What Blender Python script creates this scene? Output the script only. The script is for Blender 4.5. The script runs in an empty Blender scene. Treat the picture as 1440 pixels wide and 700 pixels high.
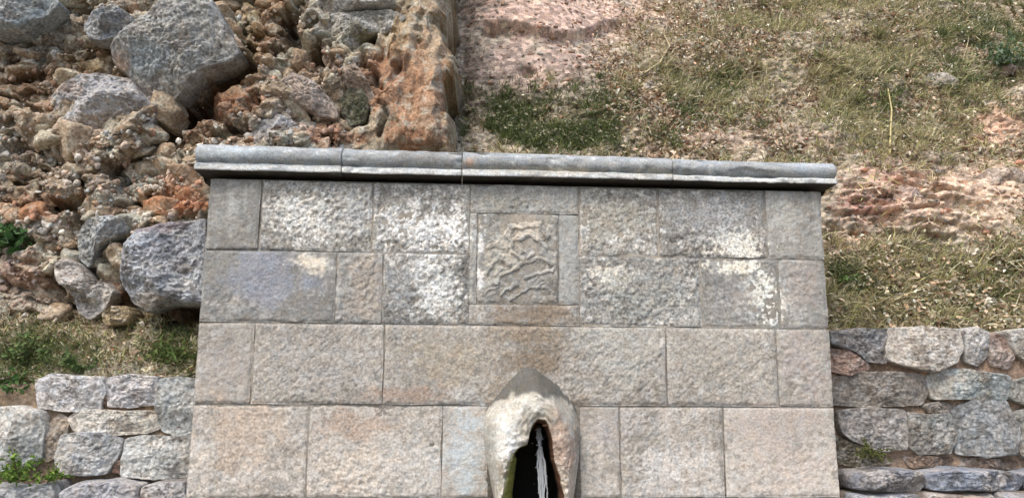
import bpy, math, random
import numpy as np
from mathutils import Vector, Matrix

# ------------------------------------------------------------------ camera, world, sun, exposure
SC = bpy.context.scene
COL = SC.collection
F_PX, PITCH, ROLL, YAW = 1097.6, math.radians(9.899), math.radians(0.378), math.radians(3.415)
CAM = np.array([-0.2513, -3.4532, 1.45])
fw = np.array([math.sin(YAW)*math.cos(PITCH), math.cos(YAW)*math.cos(PITCH), math.sin(PITCH)])
r0 = np.array([math.cos(YAW), -math.sin(YAW), 0.0])
u0 = np.cross(r0, fw)
RT = math.cos(ROLL)*r0 + math.sin(ROLL)*u0
UP = -math.sin(ROLL)*r0 + math.cos(ROLL)*u0
cam_data = bpy.data.cameras.new("camera")
cam = bpy.data.objects.new("camera", cam_data)
COL.objects.link(cam)
cam_data.sensor_width = 36.0
cam_data.lens = 36.0*F_PX/1440.0
cam_data.clip_end = 500
cam_data.clip_start = 0.05
m = Matrix(((RT[0], UP[0], -fw[0], CAM[0]), (RT[1], UP[1], -fw[1], CAM[1]), (RT[2], UP[2], -fw[2], CAM[2]), (0, 0, 0, 1)))
cam.matrix_world = m
SC.camera = cam

SUN_EL, SUN_AZ = math.radians(56), math.radians(212)      # azimuth clockwise from +Y
world = bpy.data.worlds.new("World")
SC.world = world
world.use_nodes = True
wn = world.node_tree
sky = wn.nodes.new("ShaderNodeTexSky")
sky.sky_type = 'NISHITA'
sky.sun_disc = False
sky.sun_elevation = SUN_EL
sky.sun_rotation = SUN_AZ
sky.air_density = 1.0
sky.dust_density = 3.5
sky.ozone_density = 1.0
bg = wn.nodes["Background"]
bg.inputs[1].default_value = 0.15
wn.links.new(sky.outputs[0], bg.inputs[0])
sd = bpy.data.lights.new("sun", 'SUN')
sd.energy = 1.1
sd.angle = math.radians(24)
sd.color = (1.0, 0.95, 0.88)
sun = bpy.data.objects.new("sun", sd)
COL.objects.link(sun)
sdir = Vector((math.sin(SUN_AZ)*math.cos(SUN_EL), math.cos(SUN_AZ)*math.cos(SUN_EL), math.sin(SUN_EL)))
sun.rotation_euler = sdir.to_track_quat('Z', 'Y').to_euler()
sun.location = sdir*20
SC.view_settings.view_transform = 'Standard'
SC.view_settings.look = 'None'
SC.view_settings.exposure = 0.86
SC.view_settings.gamma = 1.0

# ------------------------------------------------------------------ helpers: geometry of the place
rng = np.random.default_rng(7)

def ray(u, v):
    d = fw + RT*((u-720)/F_PX) - UP*((v-350)/F_PX)
    return d

def at(u, v, y):
    """point of the plane y = const that the photograph shows at (u, v)"""
    d = ray(u, v)
    t = (y-CAM[1])/d[1]
    return CAM + d*t

def proj(P):
    P = np.asarray(P, float)-CAM
    dz = P@fw
    dz = np.where(dz < 0.1, 0.1, dz)
    return 720+F_PX*(P@RT)/dz, 350-F_PX*(P@UP)/dz

def on(u, v, F):
    """point of the surface y = F(x, z) seen at (u, v)"""
    y = 0.5
    for _ in range(40):
        p = at(u, v, y)
        y = 0.5*y+0.5*float(F(np.array([p[0]]), np.array([p[2]]))[0])
    return at(u, v, y)

def lin(c):
    c = np.asarray(c, float)/255.0
    return np.where(c <= 0.04045, c/12.92, ((c+0.055)/1.055)**2.4)

def sstep(a, b, x):
    t = np.clip((x-a)/(b-a), 0, 1)
    return t*t*(3-2*t)

# ------------------------------------------------------------------ helpers: noise
def h3(ix, iy, iz, s=0):
    n = (ix.astype(np.int64)*73856093) ^ (iy.astype(np.int64)*19349663) ^ (iz.astype(np.int64)*83492791) ^ (s*2654435761 & 0xffffffff)
    n = n & 0xffffffff
    n = ((n ^ (n >> 16))*0x45d9f3b) & 0xffffffff
    n = ((n ^ (n >> 16))*0x45d9f3b) & 0xffffffff
    n = n ^ (n >> 16)
    return n/4294967295.0

def vnoise(x, y, z, s=0):
    ix, iy, iz = np.floor(x), np.floor(y), np.floor(z)
    fx, fy, fz = x-ix, y-iy, z-iz
    ix, iy, iz = ix.astype(np.int64), iy.astype(np.int64), iz.astype(np.int64)
    fx, fy, fz = [f*f*f*(f*(f*6-15)+10) for f in (fx, fy, fz)]
    r = 0
    for a in (0, 1):
        wx = fx if a else 1-fx
        for b in (0, 1):
            wy = fy if b else 1-fy
            for c in (0, 1):
                wz = fz if c else 1-fz
                r = r+wx*wy*wz*h3(ix+a, iy+b, iz+c, s)
    return r*2-1

def fbm(x, y, z, s=0, o=4, g=0.5):
    r = 0; a = 1.0; t = 0
    for i in range(o):
        r = r+a*vnoise(x*2**i, y*2**i, z*2**i, s+i*17); t += a; a *= g
    return r/t*1.5

def ridged(x, y, z, s=0, o=4, g=0.5):
    r = 0; a = 1.0; t = 0
    for i in range(o):
        r = r+a*(1-2*np.abs(vnoise(x*2**i, y*2**i, z*2**i, s+i*17))); t += a; a *= g
    return r/t

def worley(x, z, s=0):
    ix, iz = np.floor(x).astype(np.int64), np.floor(z).astype(np.int64)
    f1 = np.full(x.shape, 9.0); f2 = f1.copy(); hid = np.zeros(x.shape); cx = np.zeros(x.shape); cz = np.zeros(x.shape)
    for a in (-1, 0, 1):
        for b in (-1, 0, 1):
            jx, jz = ix+a, iz+b
            px = jx+h3(jx, jz, jx*0, s+1); pz = jz+h3(jx, jz, jx*0, s+2)
            d = np.hypot(px-x, pz-z)
            new = d < f1
            f2 = np.where(new, f1, np.minimum(f2, d))
            hid = np.where(new, h3(jx, jz, jx*0, s+3), hid)
            cx = np.where(new, px, cx); cz = np.where(new, pz, cz)
            f1 = np.where(new, d, f1)
    return f1, f2, hid, x-cx, z-cz

# ------------------------------------------------------------------ helpers: meshes
def mesh_np(name, V, faces, col=None, smooth=True):
    """faces: (n,4) or (n,3) array, or list of such arrays"""
    me = bpy.data.meshes.new(name)
    if not isinstance(faces, list):
        faces = [faces]
    faces = [np.asarray(f, np.int32) for f in faces if len(f)]
    loops = np.concatenate([f.ravel() for f in faces])
    sizes = np.concatenate([np.full(len(f), f.shape[1], np.int32) for f in faces])
    starts = np.concatenate([[0], np.cumsum(sizes)[:-1]]).astype(np.int32)
    me.vertices.add(len(V))
    me.vertices.foreach_set("co", np.ascontiguousarray(V, np.float32).ravel())
    me.loops.add(len(loops))
    me.loops.foreach_set("vertex_index", loops.astype(np.int32))
    me.polygons.add(len(sizes))
    me.polygons.foreach_set("loop_start", starts)
    me.polygons.foreach_set("loop_total", sizes)
    if smooth:
        me.polygons.foreach_set("use_smooth", np.ones(len(sizes), bool))
    me.update(calc_edges=True)
    if col is not None:
        c = np.ones((len(V), 4), np.float32)
        c[:, :col.shape[1]] = col
        at_ = me.color_attributes.new("Col", 'FLOAT_COLOR', 'POINT')
        at_.data.foreach_set("color", c.ravel())
    return me

def grid_faces(nu, nv, off=0):
    i = np.arange(nu-1)[:, None]; j = np.arange(nv-1)[None, :]
    a = (i*nv+j).ravel()+off
    return np.stack([a, a+nv, a+nv+1, a+1], 1)

def link(name, me, mat, parent=None):
    o = bpy.data.objects.new(name, me)
    COL.objects.link(o)
    if mat: me.materials.clear(); me.materials.append(mat)
    if parent:
        o.parent = parent
        o.matrix_parent_inverse = Matrix.Translation(-parent.location)
    return o

def tag(o, label=None, cat=None, group=None, kind=None):
    if label: o['label'] = label
    if cat: o['category'] = cat
    if group: o['group'] = group
    if kind: o['kind'] = kind
    return o

def empty(name, loc, label, cat, group=None):
    o = bpy.data.objects.new(name, None)
    o.location = loc
    o.empty_display_size = 0.1
    COL.objects.link(o)
    return tag(o, label, cat, group)

def box_mesh(name, x0, x1, y0, y1, z0, z1, rgb):
    V = np.array([(x, y, z) for x in (x0, x1) for y in (y0, y1) for z in (z0, z1)])
    Fq = np.array([(0, 1, 3, 2), (4, 6, 7, 5), (0, 4, 5, 1), (2, 3, 7, 6), (0, 2, 6, 4), (1, 5, 7, 3)])
    c = np.tile(np.append(lin(rgb), 0.6), (8, 1))
    return mesh_np(name, V, Fq, c, smooth=False)

# ------------------------------------------------------------------ materials
def nn(nt, t, **k):
    n = nt.nodes.new(t)
    for a, b in k.items(): setattr(n, a, b)
    return n

def stone_mat(name, speck_scale=90, speck=0.35, bump=0.4, bscale=60, bdist=0.004, rough=0.9, blotch=0.12, spec=0.25, tint=True):
    """vertex colour (its alpha = how strongly the grain shows) with speckled grain, blotches and fine relief"""
    mt = bpy.data.materials.new(name); mt.use_nodes = True
    nt = mt.node_tree; L = nt.links
    p = nt.nodes["Principled BSDF"]
    p.inputs['Roughness'].default_value = rough
    p.inputs['Specular IOR Level'].default_value = spec
    tc = nn(nt, "ShaderNodeTexCoord")
    vc = nn(nt, "ShaderNodeVertexColor"); vc.layer_name = "Col"
    n1 = nn(nt, "ShaderNodeTexNoise"); n1.inputs['Scale'].default_value = speck_scale; n1.inputs['Detail'].default_value = 3; n1.inputs['Roughness'].default_value = 0.65
    n2 = nn(nt, "ShaderNodeTexNoise"); n2.inputs['Scale'].default_value = 9; n2.inputs['Detail'].default_value = 5; n2.inputs['Roughness'].default_value = 0.65
    n3 = nn(nt, "ShaderNodeTexNoise"); n3.inputs['Scale'].default_value = bscale; n3.inputs['Detail'].default_value = 6; n3.inputs['Roughness'].default_value = 0.7
    for n in (n1, n2, n3): L.new(tc.outputs['Object'], n.inputs['Vector'])
    m1 = nn(nt, "ShaderNodeMapRange"); m1.inputs[1].default_value = 0.33; m1.inputs[2].default_value = 0.67; m1.inputs[3].default_value = -speck; m1.inputs[4].default_value = speck
    L.new(n1.outputs[0], m1.inputs[0])
    mm = nn(nt, "ShaderNodeMath", operation='MULTIPLY'); L.new(m1.outputs[0], mm.inputs[0]); L.new(vc.outputs['Alpha'], mm.inputs[1])
    m2 = nn(nt, "ShaderNodeMapRange"); m2.inputs[1].default_value = 0.3; m2.inputs[2].default_value = 0.7; m2.inputs[3].default_value = 1-blotch; m2.inputs[4].default_value = 1+blotch
    L.new(n2.outputs[0], m2.inputs[0])
    ad = nn(nt, "ShaderNodeMath", operation='ADD'); L.new(mm.outputs[0], ad.inputs[0]); L.new(m2.outputs[0], ad.inputs[1])
    vm = nn(nt, "ShaderNodeVectorMath", operation='SCALE'); L.new(vc.outputs['Color'], vm.inputs[0]); L.new(ad.outputs[0], vm.inputs['Scale'])
    if tint:   # slow warm / cool drift
        n4 = nn(nt, "ShaderNodeTexNoise"); n4.inputs['Scale'].default_value = 23; n4.inputs['Detail'].default_value = 3
        L.new(tc.outputs['Object'], n4.inputs['Vector'])
        cr = nn(nt, "ShaderNodeValToRGB"); L.new(n4.outputs[0], cr.inputs[0])
        cr.color_ramp.elements[0].position = 0.35; cr.color_ramp.elements[0].color = (0.965, 1.0, 1.035, 1)
        cr.color_ramp.elements[1].position = 0.65; cr.color_ramp.elements[1].color = (1.035, 0.995, 0.95, 1)
        v2 = nn(nt, "ShaderNodeVectorMath", operation='MULTIPLY'); L.new(vm.outputs[0], v2.inputs[0]); L.new(cr.outputs[0], v2.inputs[1])
        vm = v2
    L.new(vm.outputs[0], p.inputs['Base Color'])
    bp = nn(nt, "ShaderNodeBump"); bp.inputs['Strength'].default_value = bump; bp.inputs['Distance'].default_value = bdist
    s_ = nn(nt, "ShaderNodeMath", operation='ADD'); L.new(n3.outputs[0], s_.inputs[0]); L.new(n1.outputs[0], s_.inputs[1])
    L.new(s_.outputs[0], bp.inputs['Height'])
    L.new(bp.outputs[0], p.inputs['Normal'])
    return mt

M_ASH = stone_mat("dressed_limestone", speck_scale=95, speck=0.38, bump=0.6, bscale=55, bdist=0.006, blotch=0.10)
M_COR = stone_mat("cornice_limestone", speck_scale=120, speck=0.35, bump=0.35, bscale=45, bdist=0.004, blotch=0.14, rough=0.8)
M_ROCK = stone_mat("weathered_rock", speck_scale=70, speck=0.45, bump=0.9, bscale=38, bdist=0.012, blotch=0.22)
M_SOIL = stone_mat("dry_earth", speck_scale=80, speck=0.34, bump=0.7, bscale=50, bdist=0.012, blotch=0.25)
M_RUB = stone_mat("rubble_stone", speck_scale=75, speck=0.42, bump=0.8, bscale=40, bdist=0.010, blotch=0.2)
M_HOOD = stone_mat("limed_cement", speck_scale=100, speck=0.34, bump=0.7, bscale=50, bdist=0.004, blotch=0.08, rough=0.7, spec=0.4)

def leaf_mat(name, rough=0.7, trans=0.25):
    mt = bpy.data.materials.new(name); mt.use_nodes = True
    nt = mt.node_tree; p = nt.nodes["Principled BSDF"]
    vc = nn(nt, "ShaderNodeVertexColor"); vc.layer_name = "Col"
    nt.links.new(vc.outputs[0], p.inputs['Base Color'])
    p.inputs['Roughness'].default_value = rough
    p.inputs['Specular IOR Level'].default_value = 0.2
    tr = nn(nt, "ShaderNodeBsdfTranslucent"); nt.links.new(vc.outputs[0], tr.inputs[0])
    mx = nn(nt, "ShaderNodeMixShader"); mx.inputs[0].default_value = trans
    nt.links.new(p.outputs[0], mx.inputs[1]); nt.links.new(tr.outputs[0], mx.inputs[2])
    nt.links.new(mx.outputs[0], nt.nodes["Material Output"].inputs[0])
    return mt
M_LEAF = leaf_mat("leaf")
M_DRY = leaf_mat("dry_grass_blade", rough=0.85, trans=0.15)

M_WATER = bpy.data.materials.new("falling_water"); M_WATER.use_nodes = True
p = M_WATER.node_tree.nodes["Principled BSDF"]
p.inputs['Base Color'].default_value = (0.85, 0.88, 0.9, 1)
p.inputs['Roughness'].default_value = 0.06
p.inputs['IOR'].default_value = 1.33
p.inputs['Transmission Weight'].default_value = 0.7
M_IRON = bpy.data.materials.new("rusty_iron"); M_IRON.use_nodes = True
nt = M_IRON.node_tree; p = nt.nodes["Principled BSDF"]
n = nn(nt, "ShaderNodeTexNoise"); n.inputs['Scale'].default_value = 60
cr = nn(nt, "ShaderNodeValToRGB"); cr.color_ramp.elements[0].color = (0.03, 0.02, 0.015, 1); cr.color_ramp.elements[1].color = (0.16, 0.07, 0.03, 1)
nt.links.new(n.outputs[0], cr.inputs[0]); nt.links.new(cr.outputs[0], p.inputs['Base Color'])
p.inputs['Roughness'].default_value = 0.8

# ------------------------------------------------------------------ painting of stains, minerals and some shade
def paint(P, base, blobs, seed=0):
    """base (n,3) sRGB 0..255; blobs (u, v, ru, rv, deg, rgb, strength, raggedness): colour patches of the stone, some with shade painted in"""
    u, v = proj(P)
    c = np.array(base, float)
    if c.ndim == 1: c = np.tile(c, (len(P), 1))
    nz = fbm(P[:, 0]*9, P[:, 1]*9, P[:, 2]*9, 50+seed, 4, 0.6)
    nf = fbm(P[:, 0]*60, P[:, 1]*60, P[:, 2]*60, 90+seed, 3, 0.7)
    for (bu, bv, ru, rv, deg, rgb, st, rag) in blobs:
        a = math.radians(deg); du = u-bu; dv = v-bv
        if abs(ru) < 1: continue
        x = (du*math.cos(a)+dv*math.sin(a))/ru; y = (-du*math.sin(a)+dv*math.cos(a))/rv
        r = np.sqrt(x*x+y*y)
        w = st*sstep(0.0, 0.75 if rag < 0.9 else 0.45, 1.15-r+nz*0.55+nf*rag)
        w = np.where(r > 2.2, 0, w)[:, None]
        c = c*(1-w)+np.array(rgb, float)*w
    return c

def lin_arr(c, alpha, sat=1.0):
    g = np.mean(c, axis=1, keepdims=True)
    c = np.clip(g+(c-g)*sat, 3, 250)
    l = lin(c)
    a = alpha if np.ndim(alpha) else np.full(len(c), alpha)
    return np.concatenate([l, np.reshape(a, (-1, 1))], 1)

# ------------------------------------------------------------------ terrain shapes
Z_LW_R = at(1300, 462, 0.2)[2]       # top of the low wall on the right
Z_LW_L = at(150, 532, 0.2)[2]        # top of the low wall on the left
Z_CL = at(150, 452, 0.5)[2]          # foot of the rock face
X_EDGE0 = at(634, 205, 0.62)[0]

def F_hill(x, z):
    t = z-Z_LW_R
    y = 0.40+0.60*np.clip(t, 0, 0.8)+0.78*np.clip(t-0.8, 0, 1.2)+0.85*np.clip(t-2.0, 0, None)
    y = y+np.clip(t, -3, 0)*0.03
    bank = sstep(0.9, 0.2, x)*sstep(1.3, 1.9, t)
    y = y-0.25*bank*np.clip(t-1.3, 0, 2)
    y = y+1.3*sstep(-0.30, -0.75, x)
    return y

def F_cliff(x, z):
    t = z-Z_CL
    y = 0.42+0.24*np.clip(t, 0, None)+0.85*np.clip(t, -(Z_CL-Z_LW_L), 0)
    y = y+0.10*sstep(-1.5, -0.6, x)*sstep(0.3, 0.8, t)      # swings back behind the fountain
    y = y-0.10*sstep(-2.0, -3.2, x)
    return y

# ------------------------------------------------------------------ hillside (right and behind)
def seg_dist(u, v, pts):
    d = np.full(u.shape, 1e9)
    for (a, b), (c_, e) in zip(pts[:-1], pts[1:]):
        vx, vy = c_-a, e-b
        t = np.clip(((u-a)*vx+(v-b)*vy)/(vx*vx+vy*vy+1e-9), 0, 1)
        d = np.minimum(d, np.hypot(u-a-t*vx, v-b-t*vy))
    return d

def build_hill():
    nx, nz = 760, 520
    xs = np.concatenate([np.linspace(-7, -0.9, 40)[:-1], np.linspace(-0.9, 4.3, nx-80), np.linspace(4.3, 8, 41)[1:]])
    zs = np.concatenate([np.linspace(0.9, Z_LW_R-0.05, 12)[:-1], np.linspace(Z_LW_R-0.05, 4.9, nz-40), np.linspace(4.9, 9, 29)[1:]])
    X, Z = np.meshgrid(xs, zs, indexing='ij')
    x, z = X.ravel(), Z.ravel()
    y = F_hill(x, z)
    P = np.stack([x, y, z], 1)
    u, v = proj(P)
    t = z-Z_LW_R
    rough = 0.10*fbm(x*1.3, y*1.3, z*1.5, 3, 4)+0.055*fbm(x*5, y*5, z*8, 5, 4, 0.65)+0.024*ridged(x*17, y*17, z*24, 9, 3, 0.65)
    bb = np.clip(1.1*np.exp(-(((u-780)/150)**2+((v-20)/60)**2))+.8*np.exp(-(((u-740)/90)**2+((v-95)/40)**2))+.6*np.exp(-(((u-1385)/80)**2+((v-270)/40)**2)), 0, 1)
    rough = rough*(1-.8*bb)
    # thin horizontal beds of reddish earth by the end of the cornice
    beds = np.exp(-(((u-1265)/110)**2+((v-285)/62)**2))
    st = vnoise(x*5+3, y*0, z*34+fbm(x*3, y*3, z*3, 8)*2.5, 21)
    st2 = vnoise(x*9, y*0, z*60+fbm(x*5, y*3, z*3, 18)*2, 33)
    rough = rough+beds*(0.05*np.sign(st)*np.abs(st)**0.5+0.02*st2)
    # ledge across the bare bank
    lv = 44+6*np.sin(u/30.0)+5*fbm(x*4, z*0, x*0, 77)
    led = sstep(660, 700, u)*sstep(900, 860, u)
    rough = rough+led*(0.06*sstep(lv+3, lv-5, v)*sstep(lv-95, lv-10, v)-0.05*np.exp(-((v-lv-7)/6.0)**2))
    for (a, b, r_, dd) in [(743, 98, 13, 0.09), (1400, 118, 30, 0.10), (1430, 108, 26, 0.10), (690, 45, 9, 0.07), (1245, 236, 10, 0.05), (1285, 288, 12, 0.05), (1200, 360, 12, 0.05)]:
        rough = rough-dd*np.exp(-(((u-a)/r_)**2+((v-b)/(r_*0.55))**2))
    # shallow gully beside the rock column
    rough = rough-0.10*np.exp(-((u-648)/16)**2)*sstep(210, 160, v)
    y2 = y-rough
    y2 = np.where(z < Z_LW_R, np.maximum(y2, 0.36), y2)
    P = np.stack([x, y2, z+0.35*rough*0.5], 1)
    base = np.tile(np.array([170., 156, 134]), (len(P), 1))
    bl = [(790, 20, 170, 50, 0, (200, 166, 146), .95, .25), (760, 95, 120, 45, 0, (172, 146, 132), .85, .4),
          (660, 120, 40, 60, 0, (140, 124, 112), .7, .3),
          (1265, 275, 100, 60, 0, (204, 166, 142), .85, .4), (1220, 290, 45, 14, 0, (176, 120, 106), .55, .8), (1270, 245, 40, 14, 0, (172, 124, 108), .5, .7),
          (1370, 262, 110, 46, -8, (212, 178, 150), .85, .4), (1385, 310, 75, 30, 0, (200, 172, 144), .8, .5), (1400, 175, 70, 40, 0, (190, 150, 122), .85, .4),
          (1180, 330, 30, 40, 0, (185, 150, 125), .7, .4), (1080, 190, 120, 28, 6, (168, 146, 124), .8, .5), (950, 195, 90, 22, 4, (165, 136, 116), .8, .4),
          (1120, 90, 240, 80, 0, (140, 128, 102), .6, .5), (800, 170, 170, 34, 0, (96, 92, 60), .7, .5), (1300, 410, 190, 60, 0, (136, 122, 94), .7, .5)]
    c = paint(P, base, bl, 4)
    f1, f2, hid, _, _ = worley(x*28, z*28+y*20, 71)
    c = c*(0.78+0.44*hid)[:, None]
    me = mesh_np("hillside", P, grid_faces(len(xs), len(zs)), lin_arr(c, 1.0, .8))
    o = link("hillside", me, M_SOIL); tag(o, kind='structure')
    o['label'] = 'dry earthen hillside rising behind the fountain'
    return P.reshape(len(xs), len(zs), 3)
HILL = build_hill()

# ------------------------------------------------------------------ rock face (left)
CAV = [([(20, 150), (60, 158)], 6, .10), ([(250, 215), (275, 250)], 6, .10), ([(85, 210), (110, 235), (118, 262)], 7, .12), ([(190, 225), (215, 240)], 7, .12), ([(0, 330), (40, 338)], 7, .12), ([(110, 300), (100, 330)], 7, .12), ([(470, 95), (455, 110)], 5, .08),
  ([(30, 60), (0, 70)], 8, .12), ([(70, 390), (80, 430)], 6, .10), ([(540, 165), (528, 195)], 6, .10), ([(560, 60), (556, 110)], 4, .05), ([(420, 100), (400, 120)], 7, .12), ([(10, 255), (35, 262)], 7, .10), ([(0, 440), (60, 448)], 6, .08), ([(300, 192), (340, 186)], 7, .12), ([(160, 292), (200, 285)], 6, .10),  # (polyline px, half width px, depth m)
    ([(205, 36), (165, 62), (140, 92)], 9, .16), ([(140, 92), (112, 100)], 8, .12),
    ([(352, 104), (318, 118), (285, 141), (258, 160), (232, 178)], 20, .48), ([(300, 150), (250, 182)], 14, .22),
    ([(332, 28), (345, 62), (360, 88)], 8, .16), ([(408, 10), (402, 40), (418, 66)], 16, .24), ([(425, 70), (452, 92)], 10, .20),
    ([(430, 40), (470, 50)], 7, .12), ([(492, 138), (500, 165)], 15, .22), ([(503, 68), (520, 60)], 10, .12), ([(506, 76), (535, 130)], 5, .08),
    ([(375, 188), (400, 178)], 10, .14), ([(52, 282), (80, 290), (120, 282)], 12, .20), ([(20, 240), (58, 236)], 8, .12),
    ([(0, 98), (42, 92)], 10, .14), ([(60, 60), (110, 66)], 5, .07), ([(135, 350), (170, 340)], 9, .12), ([(168, 415), (158, 430)], 13, .20),
    ([(226, 448), (285, 442)], 14, .26), ([(60, 345), (100, 352)], 8, .1), ([(270, 205), (205, 200)], 5, .08), ([(148, 235), (170, 255)], 7, .12),
    ([(70, 10), (150, 3)], 5, .10), ([(350, 160), (375, 150)], 7, .10), ([(585, 20), (590, 80)], 4, .05), ([(200, 330), (182, 345)], 6, .06),
    ([(455, 190), (470, 200)], 6, .07), ([(0, 205), (40, 212), (90, 225)], 4, .05), ([(10, 395), (60, 410)], 6, .05)]

ROCKB = [(110, 40, 130, 50, -25, (150, 146, 138), .7, .5), (30, 25, 60, 30, -10, (142, 152, 148), .85, .3),
         (40, 120, 70, 40, 0, (120, 88, 62), .7, .5), (120, 95, 50, 28, -30, (112, 84, 50), .7, .5),
         (60, 165, 80, 30, 0, (170, 146, 122), .7, .5), (40, 200, 90, 20, 0, (168, 148, 130), .7, .5),
         (290, 160, 60, 34, -30, (84, 58, 38), .9, .3), (330, 150, 45, 30, 0, (150, 96, 66), .75, .5), (375, 45, 28, 60, 5, (128, 92, 62), .85, .4),  # first patch: rust-brown with the big boulder's overhang shade painted in
         (350, 40, 18, 40, 0, (120, 108, 74), .7, .4), (500, 30, 80, 30, 0, (166, 160, 148), .8, .4), (430, 140, 60, 50, 0, (164, 142, 122), .7, .5),
         (540, 110, 50, 60, 0, (168, 122, 94), .85, .3), (600, 110, 45, 110, 4, (176, 132, 102), .9, .3), (610, 60, 16, 60, 3, (186, 168, 144), .7, .4), (575, 190, 50, 20, 0, (172, 122, 92), .8, .4),
         (450, 188, 40, 16, 0, (166, 108, 80), .8, .3), (380, 175, 60, 30, 0, (150, 144, 138), .6, .5), (500, 195, 30, 12, 0, (150, 100, 72), .8, .3),
         (400, 50, 24, 40, 0, (92, 80, 66), .7, .4), (560, 40, 20, 40, 10, (150, 122, 88), .7, .4), (634, 120, 8, 100, 0, (120, 96, 66), .7, .3),
         (248, 275, 45, 34, -15, (178, 118, 82), .9, .3), (262, 285, 20, 20, 0, (160, 92, 56), .7, .3), (90, 240, 90, 30, 0, (160, 142, 124), .6, .5),
         (45, 300, 30, 12, 0, (170, 106, 70), .7, .4), (50, 400, 80, 50, 0, (164, 132, 114), .8, .4), (40, 385, 40, 18, 0, (176, 134, 112), .7, .4),
         (60, 425, 60, 18, 0, (168, 156, 144), .7, .4), (160, 240, 50, 20, 0, (150, 130, 112), .6, .5), (150, 320, 45, 20, 0, (160, 156, 148), .6, .5),
         (180, 440, 60, 30, 0, (140, 122, 88), .7, .5), (40, 490, 90, 45, 0, (128, 114, 84), .8, .4), (200, 490, 90, 40, 0, (146, 130, 106), .8, .5),
         (255, 440, 34, 22, 0, (112, 78, 52), .7, .3), (50, 283, 60, 14, 0, (110, 72, 46), .7, .4), (165, 410, 20, 20, 0, (110, 70, 56), .7, .4)]

def edge_u(v):
    return 630+6*np.sin((v-20)/60.0)+13*vnoise(v/30.0, v*0, v*0, 5)+5*vnoise(v/9.0, v*0, v*0, 6)

def cliff_disp(x, z, u, v):
    y = x*0
    wx = x+0.05*fbm(x*3, z*3, y, 11); wz = z+0.05*fbm(x*3, z*3, y+7, 12)
    col_w = sstep(500, 560, u+0.15*(v-100)+22*vnoise(x*7, z*7, y, 19))*sstep(240, 200, v)
    soil = sstep(440, 470, v)*sstep(700, 600, u)*1.0
    d = 0.11*fbm(x*1.4, z*1.6, y, 13, 3)
    y3 = F_cliff(x, z)
    wx2 = x+0.09*fbm(x*2.2, z*2.2, y, 14, 3)+.02*fbm(x*11, z*11, y, 15, 3); wz2 = z+0.09*fbm(x*2.2, z*2.2, y+9, 16, 3)+.02*fbm(x*11, z*11, y, 17, 3)
    tot = 0
    for i, (sc, amp, cre, cw) in enumerate([(1.9, .14, .07, .05), (4.3, .055, .030, .07), (9.5, .022, .012, .10)]):
        f1, f2, hid, dx, dz = worley(wx2*sc*0.8+i*3.3, wz2*sc*1.1, 31+i*7)
        g1 = np.mod(hid*17.3, 1)-0.5; g2 = np.mod(hid*91.7, 1)-0.5
        tot = tot+amp*(hid-0.5)*1.0+amp*1.9*(g1*dx+g2*dz)-1.5*cre*np.exp(-((f2-f1)/cw)**1.3)
    tot = tot+0.018*ridged(wx2*4, wz2*5, y, 141, 3, .6)+.016*fbm(wx*15, wz*17, y3*15, 142, 4, .65)
    f1, f2, hid, _, _ = worley(wx2*8, wz2*9.5, 151)
    tot = tot-.065*(hid > .55)*sstep(.42, .12, f1)
    f1, f2, hid, _, _ = worley(wx*19, wz*24, 161)
    tot = tot+.016*(hid-.5)-.028*(hid > .7)*sstep(.45, .15, f1)
    fine = 0.014*ridged(x*17, z*19, y, 41, 5, 0.7)
    colm = 0.055*ridged(x*8+0.5*fbm(x*2, z*2, y, 5), z*.8, y, 61, 2, 0.5)+.022*ridged(x*24+.8*fbm(x*4, z*3, y, 6), z*2.0, y, 65, 3, .6)+.035*fbm(x*4, z*5, y, 67, 4)+0.02*fbm(x*26, z*3.2, y, 62, 3, .6)+0.012*fbm(x*14, z*14, y, 66, 4)
    colm = colm+0.10*np.sin(np.clip((u-520)/115.0, 0, 1)*math.pi)
    soilm = 0.02*fbm(x*9, z*9, y, 64, 4, .6)
    d = d*(1-soil*0.7)+(tot*1.0)*(1-col_w*1.0)*(1-soil*0.8)+fine*(1-soil*.5)*(1-.75*col_w)+colm*col_w+soilm*soil
    for pts, w, dep in CAV:
        dd = seg_dist(u+10*fbm(x*11, z*11, y, 81), v+8*fbm(x*11, z*11, y, 82), pts)
        d = d-dep*(1-sstep(w*0.35, w*1.15, dd))
    return d

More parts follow.
